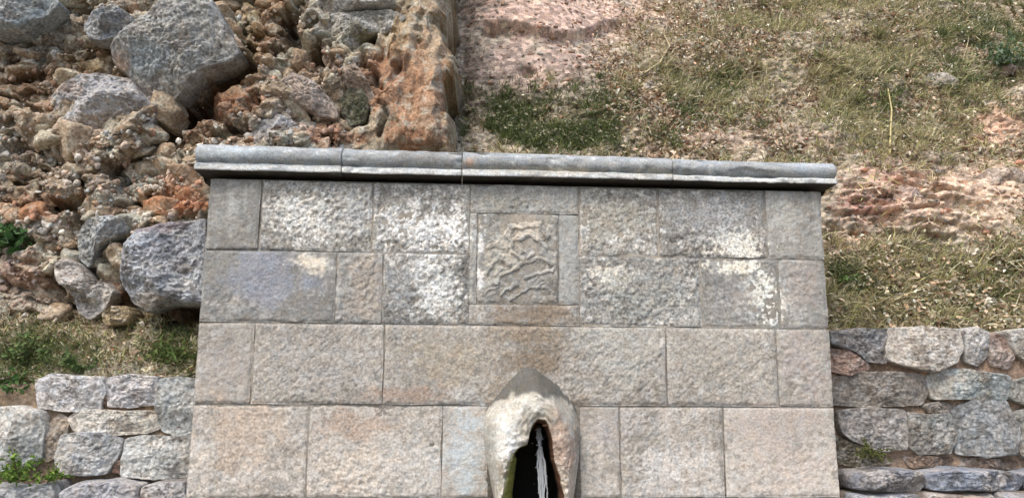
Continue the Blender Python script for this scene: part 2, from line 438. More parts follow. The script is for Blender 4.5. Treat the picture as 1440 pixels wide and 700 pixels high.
CL = {}
def build_cliff():
    xs = np.concatenate([np.linspace(-7, -3.4, 30)[:-1], np.linspace(-3.4, 0.05, 660)])
    zs = np.concatenate([np.linspace(0.6, Z_LW_L-0.08, 8)[:-1], np.linspace(Z_LW_L-0.08, 4.3, 540), np.linspace(4.3, 7, 40)[1:]])
    X, Z = np.meshgrid(xs, zs, indexing='ij')
    x, z = X.ravel(), Z.ravel()
    y = F_cliff(x, z)
    u, v = proj(np.stack([x, y, z], 1))
    d = cliff_disp(x, z, u, v)
    D = d.reshape(len(xs), len(zs))
    for _ in range(2):
        D = (np.roll(D, 1, 0)+2*D+np.roll(D, -1, 0))/4; D = (np.roll(D, 1, 1)+2*D+np.roll(D, -1, 1))/4
    d = D.ravel()+.004*ridged(x*45, z*50, x*0, 43, 3, .7)
    y2 = y-d
    e = (u-edge_u(np.clip(v, -400, 300)))
    y2 = y2+np.clip(e+14, 0, 14)**2*0.0006+np.clip(e, 0, None)*0.09
    keep_in_wall = (x > at(285, 400, 0.2)[0]) & (z < 2.55)       # stay behind the fountain masonry
    y2 = np.where(keep_in_wall, np.maximum(y2, 0.50), y2)
    y2 = np.where(z < Z_LW_L, np.maximum(y2, 0.22), y2)
    P = np.stack([x+.025*fbm(x*9, z*9, x*0, 171, 3), y2, z+.030*fbm(x*8, z*10, x*0, 172, 4, .6)], 1)
    # colours: each stone of the conglomerate has its own
    wx = x+0.05*fbm(x*3, z*3, y*0, 11); wz = z+0.05*fbm(x*3, z*3, y*0+7, 12)
    pal = np.array([(180, 174, 160), (160, 142, 120), (146, 124, 100), (172, 146, 120), (156, 158, 150), (196, 186, 166), (150, 144, 128)], float)
    _, _, h2, _, _ = worley(wx*7.5*0.85, wz*7.5*1.15, 38)
    _, _, h3_, _, _ = worley(wx*17*0.85, wz*17*1.15, 45)
    c = 0.55*pal[(h2*6.99).astype(int)]+0.45*pal[(h3_*6.99).astype(int)]
    c = paint(P, c, ROCKB, 1)
    c = c*(0.88+0.24*h3_)[:, None]
    dirt = sstep(-0.1, 0.6, fbm(x*5, z*5, y*0, 301, 4, .6))*0.35
    c = c*(1-dirt[:, None])+np.array([138, 104, 78.])*dirt[:, None]
    liche = sstep(0.12, 0.5, fbm(x*24, z*24, y, 302, 3, .7))*0.6
    c = c*(1-liche[:, None])+np.array([190, 184, 172.])*liche[:, None]
    me = mesh_np("rock_face", P, grid_faces(len(xs), len(zs)), lin_arr(c*np.array([.95, .955, .92]), 1.0, .86))
    root = bpy.data.objects.new("rock_outcrop", me); COL.objects.link(root); me.materials.append(M_ROCK)
    tag(root, kind='structure')
    root['label'] = 'rugged conglomerate rock face with rusty hollows left of and behind the fountain'
    CL['xs'], CL['zs'] = xs, zs
    CL['P'] = P.reshape(len(xs), len(zs), 3)
    return root
OUT = build_cliff()

def cliff_y(x, z):
    i = int(np.clip(np.searchsorted(CL['xs'], x), 0, len(CL['xs'])-1)); j = int(np.clip(np.searchsorted(CL['zs'], z), 0, len(CL['zs'])-1))
    return CL['P'][i, j, 1]

# ------------------------------------------------------------------ stones from outlines
def poly_radius(poly, c, th):
    R = np.full(len(th), 0.0)
    d = np.stack([np.cos(th), np.sin(th)], 1)
    for k in range(len(poly)):
        a = poly[k]-c; b = poly[(k+1) % len(poly)]-c
        e = b-a
        den = d[:, 0]*e[1]-d[:, 1]*e[0]
        den = np.where(np.abs(den) < 1e-12, 1e-12, den)
        t = (a[0]*e[1]-a[1]*e[0])/den
        s = (a[0]*d[:, 1]-a[1]*d[:, 0])/den
        ok = (t > 0) & (s >= -1e-6) & (s <= 1+1e-6)
        R = np.where(ok, np.maximum(R, t), R)
    return R

def stone_mesh(name, poly_px, y0, bulge, seed, power=3.0, facets=5, na=96, nt_=30, amp=0.012, edge_noise=0.05, rgb=(150, 146, 140), blobs=(), back=0.12, tilt=0.5, pitted=0.0, alpha=1.0, mottle=None, grow=1.0, sat=.62):
    rs = np.random.default_rng(seed)
    W = np.array([at(a, b, y0)[[0, 2]] for a, b in poly_px])
    c = W.mean(0); W = c+(W-c)*grow
    th = np.linspace(0, 2*math.pi, na, endpoint=False)
    R = poly_radius(W, c, th)
    k = np.array([1, 2, 1.]); Rs = (np.roll(R, 1)+2*R+np.roll(R, -1))/4
    size = Rs.mean()
    Rs = Rs*(1+edge_noise*fbm(np.cos(th)*3, np.sin(th)*3, th*0, seed, 4, .6))
    t = 1-(1-np.linspace(0, 1, nt_))**1.6
    T, TH = np.meshgrid(t, th, indexing='ij')
    X = c[0]+T*Rs[None]*np.cos(TH); Z = c[1]+T*Rs[None]*np.sin(TH)
    H = bulge*np.clip(1-T**power, 0, 1)**(1/power)
    for _ in range(facets):
        g = rs.normal(0, tilt, 2)*bulge/size; b0 = bulge*rs.uniform(0.72, 1.02)
        pl = b0+g[0]*(X-c[0])+g[1]*(Z-c[1])
        pl = np.maximum(pl, 0.12*bulge)
        H = -np.logaddexp(-H/(0.05*bulge), -pl/(0.05*bulge))*(0.05*bulge)
    H = np.maximum(H, 0)
    sc = 1.0/size
    n = amp*(fbm(X*4*sc, Z*4*sc, H*4*sc, seed+3, 4, .6)+0.6*ridged(X*9*sc, Z*9*sc, H, seed+5, 4, .6)-0.3)
    n = n+min(amp, .012)*0.5*fbm(X*45, Z*45, H*45, seed+9, 3, .7)
    if pitted:
        f1, f2, hid, _, _ = worley(X.ravel()*38, Z.ravel()*38, seed)
        n = n+pitted*((hid-0.5)*0.8-f1*0.6-0.6*np.exp(-((f2-f1)/.15)**2)).reshape(X.shape)
    fade = 1-0.6*T**8
    Y = y0-H-n*fade
    P = np.stack([X, Y, Z], -1).reshape(-1, 3)
    # close the back
    ring1 = np.stack([c[0]+Rs*1.0*np.cos(th), np.full(na, y0+back*0.5), c[1]+Rs*np.sin(th)], 1)
    ring2 = np.stack([c[0]+Rs*.8*np.cos(th), np.full(na, y0+back), c[1]+Rs*.8*np.sin(th)], 1)
    cen = np.array([[c[0], y0+back, c[1]]])
    V = np.concatenate([P, ring1, ring2, cen])
    faces = []
    j = np.arange(na); j2 = (j+1) % na
    for i in range(nt_+1):
        a = i*na
        faces.append(np.stack([a+j, a+j2, a+na+j2, a+na+j], 1))
    q = np.concatenate(faces)
    a = (nt_+1)*na
    tri = np.stack([a+j, a+j2, np.full(na, len(V)-1)], 1)
    base = np.tile(np.array(rgb, float), (len(V), 1))
    if mottle is not None:
        w = sstep(-0.15, 0.35, fbm(V[:, 0]*7, V[:, 1]*7, V[:, 2]*7, seed+21, 4, .6))[:, None]*0.8
        base = base*(1-w)+np.array(mottle, float)*w
    w = sstep(0.1, 0.55, fbm(V[:, 0]*30, V[:, 1]*30, V[:, 2]*30, seed+31, 3, .7))[:, None]*0.35
    base = base*(1-w)+np.array([205, 200, 190.])*w
    w = sstep(0.1, 0.5, fbm(V[:, 0]*18, V[:, 1]*18, V[:, 2]*18, seed+41, 3, .7))[:, None]*0.45
    base = base*(1-w)+base*np.array([.62, .56, .50])*w
    cc = paint(V, base, blobs, seed)
    return mesh_np(name, V, [q, tri], lin_arr(cc, alpha, sat))

def jit(poly, k, seed):
    rs = np.random.default_rng(seed)
    return [(a+rs.normal(0, k), b+rs.normal(0, k)) for a, b in poly]

BOULD = [  # name, poly, depth bulge, colour, mottle, blobs, pitted, label
    ("boulder", [(168, 78), (182, 62), (205, 45), (222, 35), (240, 12), (272, 3), (302, 5), (325, 38), (343, 82), (330, 98), (292, 112), (262, 138), (240, 160), (222, 164), (205, 140), (185, 112), (166, 96)],
     .26, (150, 150, 142), (168, 164, 152), [(205, 85, 32, 36, 20, (150, 162, 164), .9, .2), (168, 90, 16, 20, 0, (180, 142, 112), .8, .3), (205, 125, 25, 14, 40, (178, 160, 142), .7, .3)], .010,
     'large grey pebbly boulder high on the rock face overhanging a dark hollow', 4.0, 220, 70),
    ("boulder", [(72, 138), (88, 118), (112, 104), (150, 104), (182, 112), (205, 135), (226, 158), (208, 184), (165, 192), (112, 188), (78, 168)],
     .16, (164, 160, 156), (184, 178, 170), [(130, 128, 40, 16, -10, (178, 178, 180), .7, .5), (160, 170, 60, 14, 0, (166, 146, 124), .7, .5), (90, 125, 20, 12, 0, (186, 160, 138), .7, .4)], .006,
     'low whitish boulder tucked against the lower left of the big grey boulder', 2.2, 180, 50),
    ("boulder", [(172, 372), (180, 342), (196, 322), (230, 314), (268, 310), (292, 306), (294, 426), (262, 430), (235, 432), (210, 440), (188, 428), (174, 402)],
     .20, (152, 158, 164), (178, 182, 186), [(235, 350, 40, 18, 0, (146, 149, 158), .6, .4), (205, 425, 26, 14, 0, (176, 160, 138), .7, .3), (228, 318, 50, 8, -5, (140, 118, 120), .6, .3), (265, 395, 20, 30, 30, (188, 192, 192), .6, .4)], .005,
     'blue grey boulder pressed against the left side of the fountain wall', 1.8, 180, 60),
    ("boulder", [(440, 42), (455, 25), (500, 18), (548, 14), (572, 24), (560, 40), (530, 52), (508, 66), (498, 84), (470, 80), (446, 62)],
     .16, (168, 164, 152), (140, 134, 112), [(520, 58, 20, 12, 0, (110, 98, 52), .8, .4)], .006,
     'lichen spotted pale boulder near the top left of the orange rock column', 2.4, 150, 44),
    ("boulder", [(432, 12), (470, -6), (530, -12), (560, 4), (540, 16), (490, 20), (452, 26), (436, 24)],
     .14, (172, 168, 158), (150, 138, 118), [], .006, 'pale stone at the upper edge above the lichen spotted boulder', 2.2, 120, 36),
    ("boulder", [(118, 40), (130, 16), (160, 8), (182, 20), (196, 34), (176, 50), (148, 58), (126, 56)],
     .15, (144, 148, 148), (164, 160, 148), [], .005, 'small blue grey boulder above the diagonal crack at the top left', 2.2, 120, 36),
    ("boulder", [(-30, 8), (-10, -20), (40, -24), (72, -8), (86, 6), (66, 26), (34, 48), (0, 56), (-30, 50)],
     .16, (142, 152, 150), (160, 162, 156), [], .003, 'smooth greenish grey slab in the top left corner of the rock face', 2.4, 140, 40),
    ("boulder", [(108, 330), (126, 306), (160, 304), (196, 310), (188, 326), (160, 338), (140, 352), (128, 378), (112, 366)],
     .12, (160, 164, 160), (176, 168, 150), [(150, 320, 30, 12, 0, (146, 152, 156), .6, .4)], .006,
     'hooked pale grey stone just left of the blue grey boulder', 2.4, 120, 36),
    ("boulder", [(76, 372), (92, 362), (112, 372), (126, 392), (150, 398), (160, 410), (150, 436), (128, 450), (112, 440), (104, 412), (86, 398)],
     .13, (168, 158, 146), (186, 178, 164), [], .008, 'knobbly cream stone below the hooked grey stone', 2.4, 120, 36),
    ("boulder", [(144, 440), (158, 430), (178, 430), (188, 442), (182, 456), (160, 460), (146, 454)],
     .09, (176, 152, 104), (160, 136, 92), [], .002, 'small yellow stone at the foot of the rock face', 2.6, 80, 26),
    ("boulder", [(452, 84), (462, 68), (486, 72), (498, 88), (516, 112), (528, 138), (526, 160), (508, 150), (482, 118), (466, 104)],
     .15, (172, 146, 120), (158, 134, 112), [(508, 124, 12, 30, -30, (176, 148, 116), .6, .3)], .004, 'slanting tan stone above the small mossy hollow', 2.2, 110, 34),
    ("boulder", [(478, 140), (490, 124), (512, 126), (520, 146), (514, 172), (494, 178), (480, 162)],
     .05, (104, 100, 74), (90, 92, 60), [], .003, 'dark olive stone sunk in the hollow below the slanting tan stone', 2.4, 90, 28),
    ("boulder", [(386, 124), (412, 104), (446, 118), (470, 146), (478, 168), (450, 166), (420, 150), (396, 142)],
     .12, (176, 156, 136), (160, 138, 120), [], .005, 'pinkish cream stone in the rubble left of the mossy hollow', 2.2, 110, 34),
    ("boulder", [(352, 196), (362, 170), (384, 158), (410, 168), (430, 186), (436, 204), (400, 212), (362, 212)],
     .10, (154, 152, 150), (172, 160, 146), [(392, 182, 16, 9, -20, (120, 86, 60), .8, .3)], .006, 'grey stone resting just above the left part of the cornice', 2.2, 110, 34),
]
def place_stone_y(poly):
    cu = np.mean([a for a, b in poly]); cv = np.mean([b for a, b in poly])
    return on(cu, cv, F_cliff)
for i, (nm, poly, bul, rgb, mot, bl, pit, lab, pw, na, ntt) in enumerate(BOULD):
    p = place_stone_y(poly)
    me = stone_mesh(nm, poly, p[1]-(0.16 if i == 2 else 0.05), bul, 100+i*7, power=pw, facets=4 if i == 0 else 6, na=na, nt_=ntt, amp=0.018 if na > 140 else .012, rgb=rgb, mottle=mot, blobs=bl, back=0.2, pitted=pit, tilt=0.3 if i == 0 else 0.6, edge_noise=.03)
    o = link(nm, me, M_ROCK); tag(o, lab, 'boulder', 'boulders set in the rock face')

# smaller embedded stones of the outcrop, each a part; the smallest fragments joined
def icosphere(sub):
    t = (1+5**.5)/2
    V = [(-1, t, 0), (1, t, 0), (-1, -t, 0), (1, -t, 0), (0, -1, t), (0, 1, t), (0, -1, -t), (0, 1, -t), (t, 0, -1), (t, 0, 1), (-t, 0, -1), (-t, 0, 1)]
    Fc = [(0, 11, 5), (0, 5, 1), (0, 1, 7), (0, 7, 10), (0, 10, 11), (1, 5, 9), (5, 11, 4), (11, 10, 2), (10, 7, 6), (7, 1, 8), (3, 9, 4), (3, 4, 2), (3, 2, 6), (3, 6, 8), (3, 8, 9), (4, 9, 5), (2, 4, 11), (6, 2, 10), (8, 6, 7), (9, 8, 1)]
    V = [np.array(v_)/np.linalg.norm(v_) for v_ in V]
    for _ in range(sub):
        mid = {}; G = []
        def md(a, b):
            k = (min(a, b), max(a, b))
            if k not in mid:
                m_ = V[a]+V[b]; V.append(m_/np.linalg.norm(m_)); mid[k] = len(V)-1
            return mid[k]
        for a, b, c in Fc:
            x_, y_, z_ = md(a, b), md(b, c), md(c, a)
            G += [(a, x_, z_), (b, y_, x_), (c, z_, y_), (x_, y_, z_)]
        Fc = G
    return np.array(V), np.array(Fc)
ICO = {k: icosphere(k) for k in (1, 2, 3)}

def broken_stone(rs, sub, planes=11, noise=.03):
    """unit stone broken along random planes"""
    D, Fc = ICO[sub]
    r = np.full(len(D), 1.15)
    for _ in range(planes):
        n_ = rs.normal(0, 1, 3); n_ /= np.linalg.norm(n_); h = rs.uniform(.46, .88)
        q_ = D@n_
        r = np.where(q_ > .05, np.minimum(r, h/np.maximum(q_, .05)), r)
    P = D*r[:, None]*np.array([1.0, rs.uniform(.65, 1.0), rs.uniform(.5, .85)])
    o_ = rs.uniform(0, 50, 3)
    P = P*(1+noise*fbm(P[:, 0]*3+o_[0], P[:, 1]*3+o_[1], P[:, 2]*3+o_[2], 3, 4, .7))[:, None]
    return P, Fc

def rot_mat(rs, tilt):
    a, b, c = rs.normal(-.35, tilt), rs.normal(0, tilt), rs.normal(0, 1.2)
    Rx = np.array([[1, 0, 0], [0, math.cos(b), -math.sin(b)], [0, math.sin(b), math.cos(b)]])
    Ry = np.array([[math.cos(a), 0, math.sin(a)], [0, 1, 0], [-math.sin(a), 0, math.cos(a)]])
    Rz = np.array([[math.cos(c), -math.sin(c), 0], [math.sin(c), math.cos(c), 0], [0, 0, 1]])
    return Ry@Rx@Rz

SCOL = np.array([(186, 179, 166), (170, 152, 132), (156, 130, 106), (182, 152, 126), (160, 163, 158), (202, 193, 174), (146, 126, 106), (180, 171, 154), (168, 128, 100)], float)
def stone_spots(n, dens, seed):
    G = CL['P']; Gm = G.reshape(-1, 3); rs = np.random.default_rng(seed)
    u, v = proj(Gm)
    area = np.linalg.norm(np.cross(np.gradient(G, axis=0), np.gradient(G, axis=1)), axis=2).ravel()
    w = area*((u > -40) & (u < 528-.15*(v-60)) & (v > -40) & (v < 458) & ~((u > 285) & (v > 225)))
    for q in BOULD[:10]:
        pu = np.array([a for a, b in q[1]]); pv = np.array([b for a, b in q[1]])
        r2 = ((u-pu.mean())/(np.ptp(pu)*.44))**2+((v-pv.mean())/(np.ptp(pv)*.44))**2
        w = w*sstep(.8, 1.1, r2)
    for c_ in CAV: w = w*(1-.9*(seg_dist(u, v, c_[0]) < c_[1]*.8))
    if dens is not None: w = w*dens(u, v, Gm)
    i = rs.choice(len(Gm), size=n, p=w/w.sum())
    return Gm[i], u[i], v[i]

def scatter_stones():
    rs = np.random.default_rng(5)
    P, U, Vv = stone_spots(6000, None, 55)
    placed = []; n = 0
    base_cols = paint(P, SCOL[rs.integers(len(SCOL), size=len(P))]*rs.uniform(.86, 1.06, (len(P), 1))*.8+np.array([160, 142, 118.])*.2, [q[:6]+(q[6]*.8, q[7]) for q in ROCKB], 1)
    for k in range(len(P)):
        if n >= 292: break
        big = n < 60
        r = float(rs.uniform(.055, .105) if big else np.clip(rs.lognormal(-3.25, .32), .022, .06))
        if any((p_[0]-P[k][0])**2+(p_[2]-P[k][2])**2 < ((r_+r)*.72)**2 for p_, r_ in placed): continue
        placed.append((P[k], r))
        Q, Fc = broken_stone(rs, 3, planes=9, noise=.035)
        o_ = rs.uniform(0, 50, 3)
        Q = Q*(1+.13*ridged(Q[:, 0]*2.6+o_[0], Q[:, 1]*2.6, Q[:, 2]*2.6+o_[2], 4, 4, .65)-.03)[:, None]
        Q = (Q*r*1.38)@rot_mat(rs, .45).T
        dirn = np.array([0, .62 if big else .5, 0])*r
        Vw = Q+P[k]+dirn
        c = np.tile(base_cols[k], (len(Vw), 1))
        w = sstep(0, .5, fbm(Vw[:, 0]*26, Vw[:, 1]*26, Vw[:, 2]*26, 31, 3, .7))[:, None]*.4
        c = c*(1-w)+np.array([204, 198, 184.])*w
        w = sstep(.05, .5, fbm(Vw[:, 0]*20, Vw[:, 1]*20, Vw[:, 2]*20, 41, 3, .7))[:, None]*.5
        c = c*(1-w)+np.array([140, 112, 86.])*w
        link("rock", mesh_np("rock", Vw, Fc, lin_arr(c*np.array([1.03, 1.04, 1.0]), 1.0, .84), smooth=False), M_ROCK, OUT)
        n += 1
    # fragments
    for (num, lo, hi, sub, sd2) in [(1500, .012, .030, 2, 56), (5200, .005, .013, 1, 57)]:
        P, U, Vv = stone_spots(num, lambda u, v, G: np.clip(.5+fbm(G[:, 0]*4, G[:, 1]*4, G[:, 2]*4, 88, 3), .1, 1.5), sd2)
        lib = [broken_stone(rs, sub, 9, .04) for _ in range(24)]
        cols = paint(P, SCOL[rs.integers(len(SCOL), size=num)]*rs.uniform(.82, 1.1, (num, 1)), [q[:6]+(q[6]*.6, q[7]) for q in ROCKB], 1)
        VV = []; FF = []; CC = []; off = 0
        for k in range(num):
            Q, Fc = lib[rs.integers(24)]
            r = rs.uniform(lo, hi)
            VV.append((Q*r)@rot_mat(rs, .6).T+P[k]+np.array([0, .1*r, 0])); FF.append(Fc+off); off += len(Q); CC.append(np.tile(cols[k], (len(Q), 1)))
        tag(link("rock_fragments", mesh_np("rock_fragments", np.concatenate(VV), np.concatenate(FF), lin_arr(np.concatenate(CC)*1.08+4, 1.0, .80), smooth=False), M_ROCK, OUT), kind='stuff')
scatter_stones()

# ------------------------------------------------------------------ the fountain wall
ZR = [1.45+h for h in (0.9006, 0.5798, 0.2622, -0.0866, -0.4735)]
XL, XR = -1.4, 1.4
FW = empty("fountain_wall", (0, 0.25, 0), 'pale dressed limestone fountain wall with moulded cornice, carved panel and arched water spout', 'fountain')

ASHB = [(385, 395, 70, 42, 0, (142, 147, 160), .75, .2), (442, 370, 32, 15, 0, (222, 212, 192), 1.0, .5), (430, 305, 40, 26, 0, (214, 213, 206), .85, .9), (500, 300, 30, 26, 0, (178, 180, 180), .6, .9),
        (600, 325, 62, 34, 0, (214, 215, 212), .9, .9), (638, 325, 14, 34, 0, (228, 228, 224), 1.0, .9), (612, 400, 34, 38, 0, (210, 212, 208), .85, .9), (560, 400, 30, 40, 0, (146, 148, 148), .7, .5),
        (508, 402, 32, 44, 0, (174, 160, 144), .6, .5), (870, 310, 50, 40, 0, (160, 156, 142), .6, .6), (862, 393, 32, 16, 0, (216, 211, 196), .9, .9), (900, 420, 80, 34, 0, (140, 142, 136), .6, .5),
        (1035, 345, 36, 20, 0, (222, 218, 204), .95, .9), (1000, 305, 60, 30, 0, (160, 162, 164), .6, .7), (1030, 375, 34, 10, 0, (226, 220, 202), 1.0, .9), (1075, 418, 24, 34, -25, (228, 227, 214), 1.0, .9),
        (1030, 420, 40, 30, 0, (156, 152, 148), .6, .5), (1130, 400, 26, 46, 0, (164, 154, 146), .7, .3), (1105, 300, 14, 40, 0, (184, 184, 174), .5, .6),
        (735, 442, 70, 24, 0, (136, 120, 102), .85, .4), (748, 505, 66, 30, 0, (134, 119, 100), .9, .3), (740, 465, 44, 50, 0, (144, 128, 108), .7, .5), (700, 560, 30, 20, 0, (140, 126, 108), .6, .5), (820, 575, 26, 40, 0, (150, 136, 118), .6, .5), (715, 470, 50, 40, 0, (150, 134, 114), .7, .4), (640, 500, 80, 40, 0, (168, 156, 136), .7, .5), (560, 555, 70, 14, 0, (162, 136, 118), .6, .5),
        (870, 500, 70, 44, 0, (172, 172, 164), .6, .5), (1020, 510, 80, 46, 0, (172, 166, 154), .5, .5), (1130, 510, 36, 50, 0, (170, 160, 154), .7, .3), (450, 510, 80, 50, 0, (168, 164, 158), .5, .5),
        (320, 510, 36, 50, 0, (170, 162, 154), .6, .3), (340, 610, 70, 50, 0, (184, 164, 144), .7, .4), (520, 600, 60, 26, 0, (180, 156, 136), .7, .5), (580, 650, 70, 60, 0, (190, 186, 178), .8, .5),
        (655, 640, 36, 70, 0, (182, 192, 196), .85, .4), (500, 660, 50, 40, 0, (196, 184, 168), .6, .5), (950, 650, 60, 30, 0, (206, 202, 196), .75, .6), (1080, 600, 80, 40, 0, (186, 172, 162), .6, .4),
        (870, 600, 60, 30, 0, (176, 170, 166), .7, .3), (1110, 660, 60, 40, 0, (192, 178, 166), .6, .4), (850, 560, 30, 30, 0, (172, 166, 156), .6, .3), (325, 300, 30, 40, 0, (160, 160, 156), .6, .3),
        (325, 280, 6, 34, 0, (178, 180, 172), .5, .5), (345, 285, 5, 34, 0, (176, 176, 168), .5, .5), (700, 280, 60, 14, 0, (150, 148, 136), .6, .4), (975, 700, 90, 30, 0, (200, 196, 190), .6, .5)]
ROWC = [(150, 148, 141), (143, 142, 137), (163, 157, 147), (184, 176, 165)]

def block(name, x0, x1, z0, z1, seed, rgb, rough, margin, crust=.4, depth=0.12, proud=0.0, gap=0.0035, disp=None, res=0.0052, style=0):
    x0 += gap; x1 -= gap; z0 += gap; z1 -= gap
    nu = max(8, int((x1-x0)/res)); nv = max(8, int((z1-z0)/res))
    X, Z = np.meshgrid(np.linspace(x0, x1, nu), np.linspace(z0, z1, nv), indexing='ij')
    x, z = X.ravel(), Z.ravel(); o = x*0
    dx = np.minimum(x-x0, x1-x); dz = np.minimum(z-z0, z1-z); de = np.minimum(dx, dz)
    inner = sstep(margin*0.6, margin*1.25+.004, de+0.004*fbm(x*20, z*20, o, seed))
    rgh = rough*(.75+.5*fbm(x*4, z*4, o, seed+41, 2)); h = 0.004*fbm(x*5, z*5, o, seed+1, 3)
    if style == 1:      # diagonal pick marks
        xr = (x+z*0.9); zr = (z-x*0.9)
        t = 0.62*ridged(xr*22+fbm(x*8, z*8, o, seed)*1.2, zr*48, o, seed+2, 3, .6)+0.5*fbm(x*70, z*70, o, seed+3, 3, .7)
    else:
        f1, f2, hid, _, _ = worley((x+.005*fbm(x*35, z*35, o, 3))*50, z*50, seed)
        t = (hid-.5)*1.0-f1*0.7+0.9*fbm(x*55, z*55, o, seed+3, 3, .75)
    h = h+rgh*inner*t+0.0012*(1-inner)*fbm(x*90, z*90, o, seed+4, 2)+0.25*rgh*inner
    # worn arris
    chip = 0.5+0.5*fbm(x*14, z*14, o, seed+6, 3, .7)
    h = h-0.009*np.exp(-(de/(0.003+0.009*np.clip(chip, 0, 1.3)**2))**2)*(0.25+0.75*np.clip(chip, 0, 1))
    y = -proud-h
    if disp is not None: y = y-disp(x, z)
    xj = x+0.003*fbm(x*6, z*6, o+3, seed+8)*(dx < 1e-6); zj = z+0.003*fbm(x*6, z*6, o+5, seed+9)*(dz < 1e-6)
    P = np.stack([xj, y, zj], 1)
    G = np.arange(nu*nv).reshape(nu, nv)
    ring = np.concatenate([G[:, 0], G[-1, 1:], G[-2::-1, -1], G[0, -2:0:-1]])
    B = P[ring].copy(); B[:, 1] = depth
    V = np.concatenate([P, B])
    k = len(ring); i = np.arange(k); i2 = (i+1) % k; off = nu*nv
    side = np.stack([ring[i], off+i, off+i2, ring[i2]], 1)
    backf = None
    base = np.tile(np.array(rgb, float), (len(V), 1))
    # weathering: pale lichen crust on high points, grime in pits of the rough-picked field
    vv = V
    lw = sstep(0.15, 0.6, fbm(vv[:, 0]*33, vv[:, 2]*33, vv[:, 0]*0, seed+11, 3, .7)+0.3*fbm(vv[:, 0]*5, vv[:, 2]*5, vv[:, 0]*0, seed+12, 3))[:, None]*crust
    base = base*(1-lw)+np.array([206, 203, 196.])*lw
    gw = sstep(0.2, 0.6, fbm(vv[:, 0]*40, vv[:, 2]*40, vv[:, 0]*0, seed+13, 3, .7)+0.3*fbm(vv[:, 0]*4, vv[:, 2]*4, vv[:, 0]*0, seed+14, 3))[:, None]*crust*1.05
    base = base*(1-gw)+np.array([118, 114, 106.])*gw
    drip = sstep(.1, .7, fbm(vv[:, 0]*16, vv[:, 2]*1.6, vv[:, 0]*0, 991, 3, .6)+.25*fbm(vv[:, 0]*50, vv[:, 2]*7, vv[:, 0]*0, 992, 3))[:, None]*.30
    base = base*(1-drip)+np.array([128, 126, 118.])*drip
    base = base*(1+.07*fbm(vv[:, 0]*2.3, vv[:, 2]*2.3, vv[:, 0]*0, 993, 3))[:, None]
    c = paint(V, base, ASHB, 2)
    al = np.full(len(V), (1.3 if crust > .5 else .85) if rough > .003 else .55)
    col = lin_arr(c*np.array([1.0, .998, .985]), al, .78)
    me = mesh_np(name, V, [grid_faces(nu, nv)[:, ::-1] if False else grid_faces(nu, nv), side[:, ::-1]], col)
    return link(name, me, M_ASH, FW)

def jx(u, v): return at(u, v, 0.0)[0]
rows = [
    (0, [(XL, None, .0016, .03), (366, 300, .0042, .012), (524, 300, .0045, .012), (660, 300, None, None), (814, 310, .0038, .012), (926, 310, .0042, .014), (1078, 315, .0018, .02), (XR,)]),
    (1, [(XL, None, .0016, .03), (472, 405, .0026, .012), (537, 405, .0042, .012), (660, 400, None, None), (814, 410, .0038, .012), (986, 410, .0024, .014), (1096, 412, .0014, .02), (XR,)]),
    (2, [(XL, None, .0016, .02), (355, 510, .0036, .012), (539, 510, .0036, .012), (937, 515, .0036, .012), (1093, 515, .0018, .02), (XR,)]),
    (3, [(XL, None, .0022, .02), (432, 630, .0024, .012), (621, 630, .0012, .02), (687, 630, None, None), (815, 630, .0016, .02), (872, 630, .0026, .014), (1018, 630, .0018, .02), (XR,)])]
sd_ = 400
for r, items in rows:
    for i in range(len(items)-1):
        it = items[i]
        if it[2] is None: continue
        x0 = it[0] if it[1] is None else jx(it[0], it[1])
        nx_ = items[i+1]
        x1 = nx_[0] if len(nx_) == 1 else jx(nx_[0], nx_[1])
        first = i == 0; last = i == len(items)-2
        sd_ += 13
        st = 1 if r == 2 and not (first or last) or (r == 3 and i in (5, 6)) else 0
        rg = np.array(ROWC[r], float)*(1+0.05*math.sin(sd_*1.7))
        pr = 0.003*math.sin(sd_*0.9)
        gp = 0.0022 if (r, i) in ((0, 2), (1, 1), (1, 4), (3, 2), (3, 1)) else 0.0027
        block("stone_block", x0, x1, ZR[r+1], ZR[r], sd_, rg, it[2]*1.6, it[3], .72 if (r < 2 and it[2] > .003) else .4, depth=0.5 if (first or last) else .14, proud=pr, gap=gp, style=st)
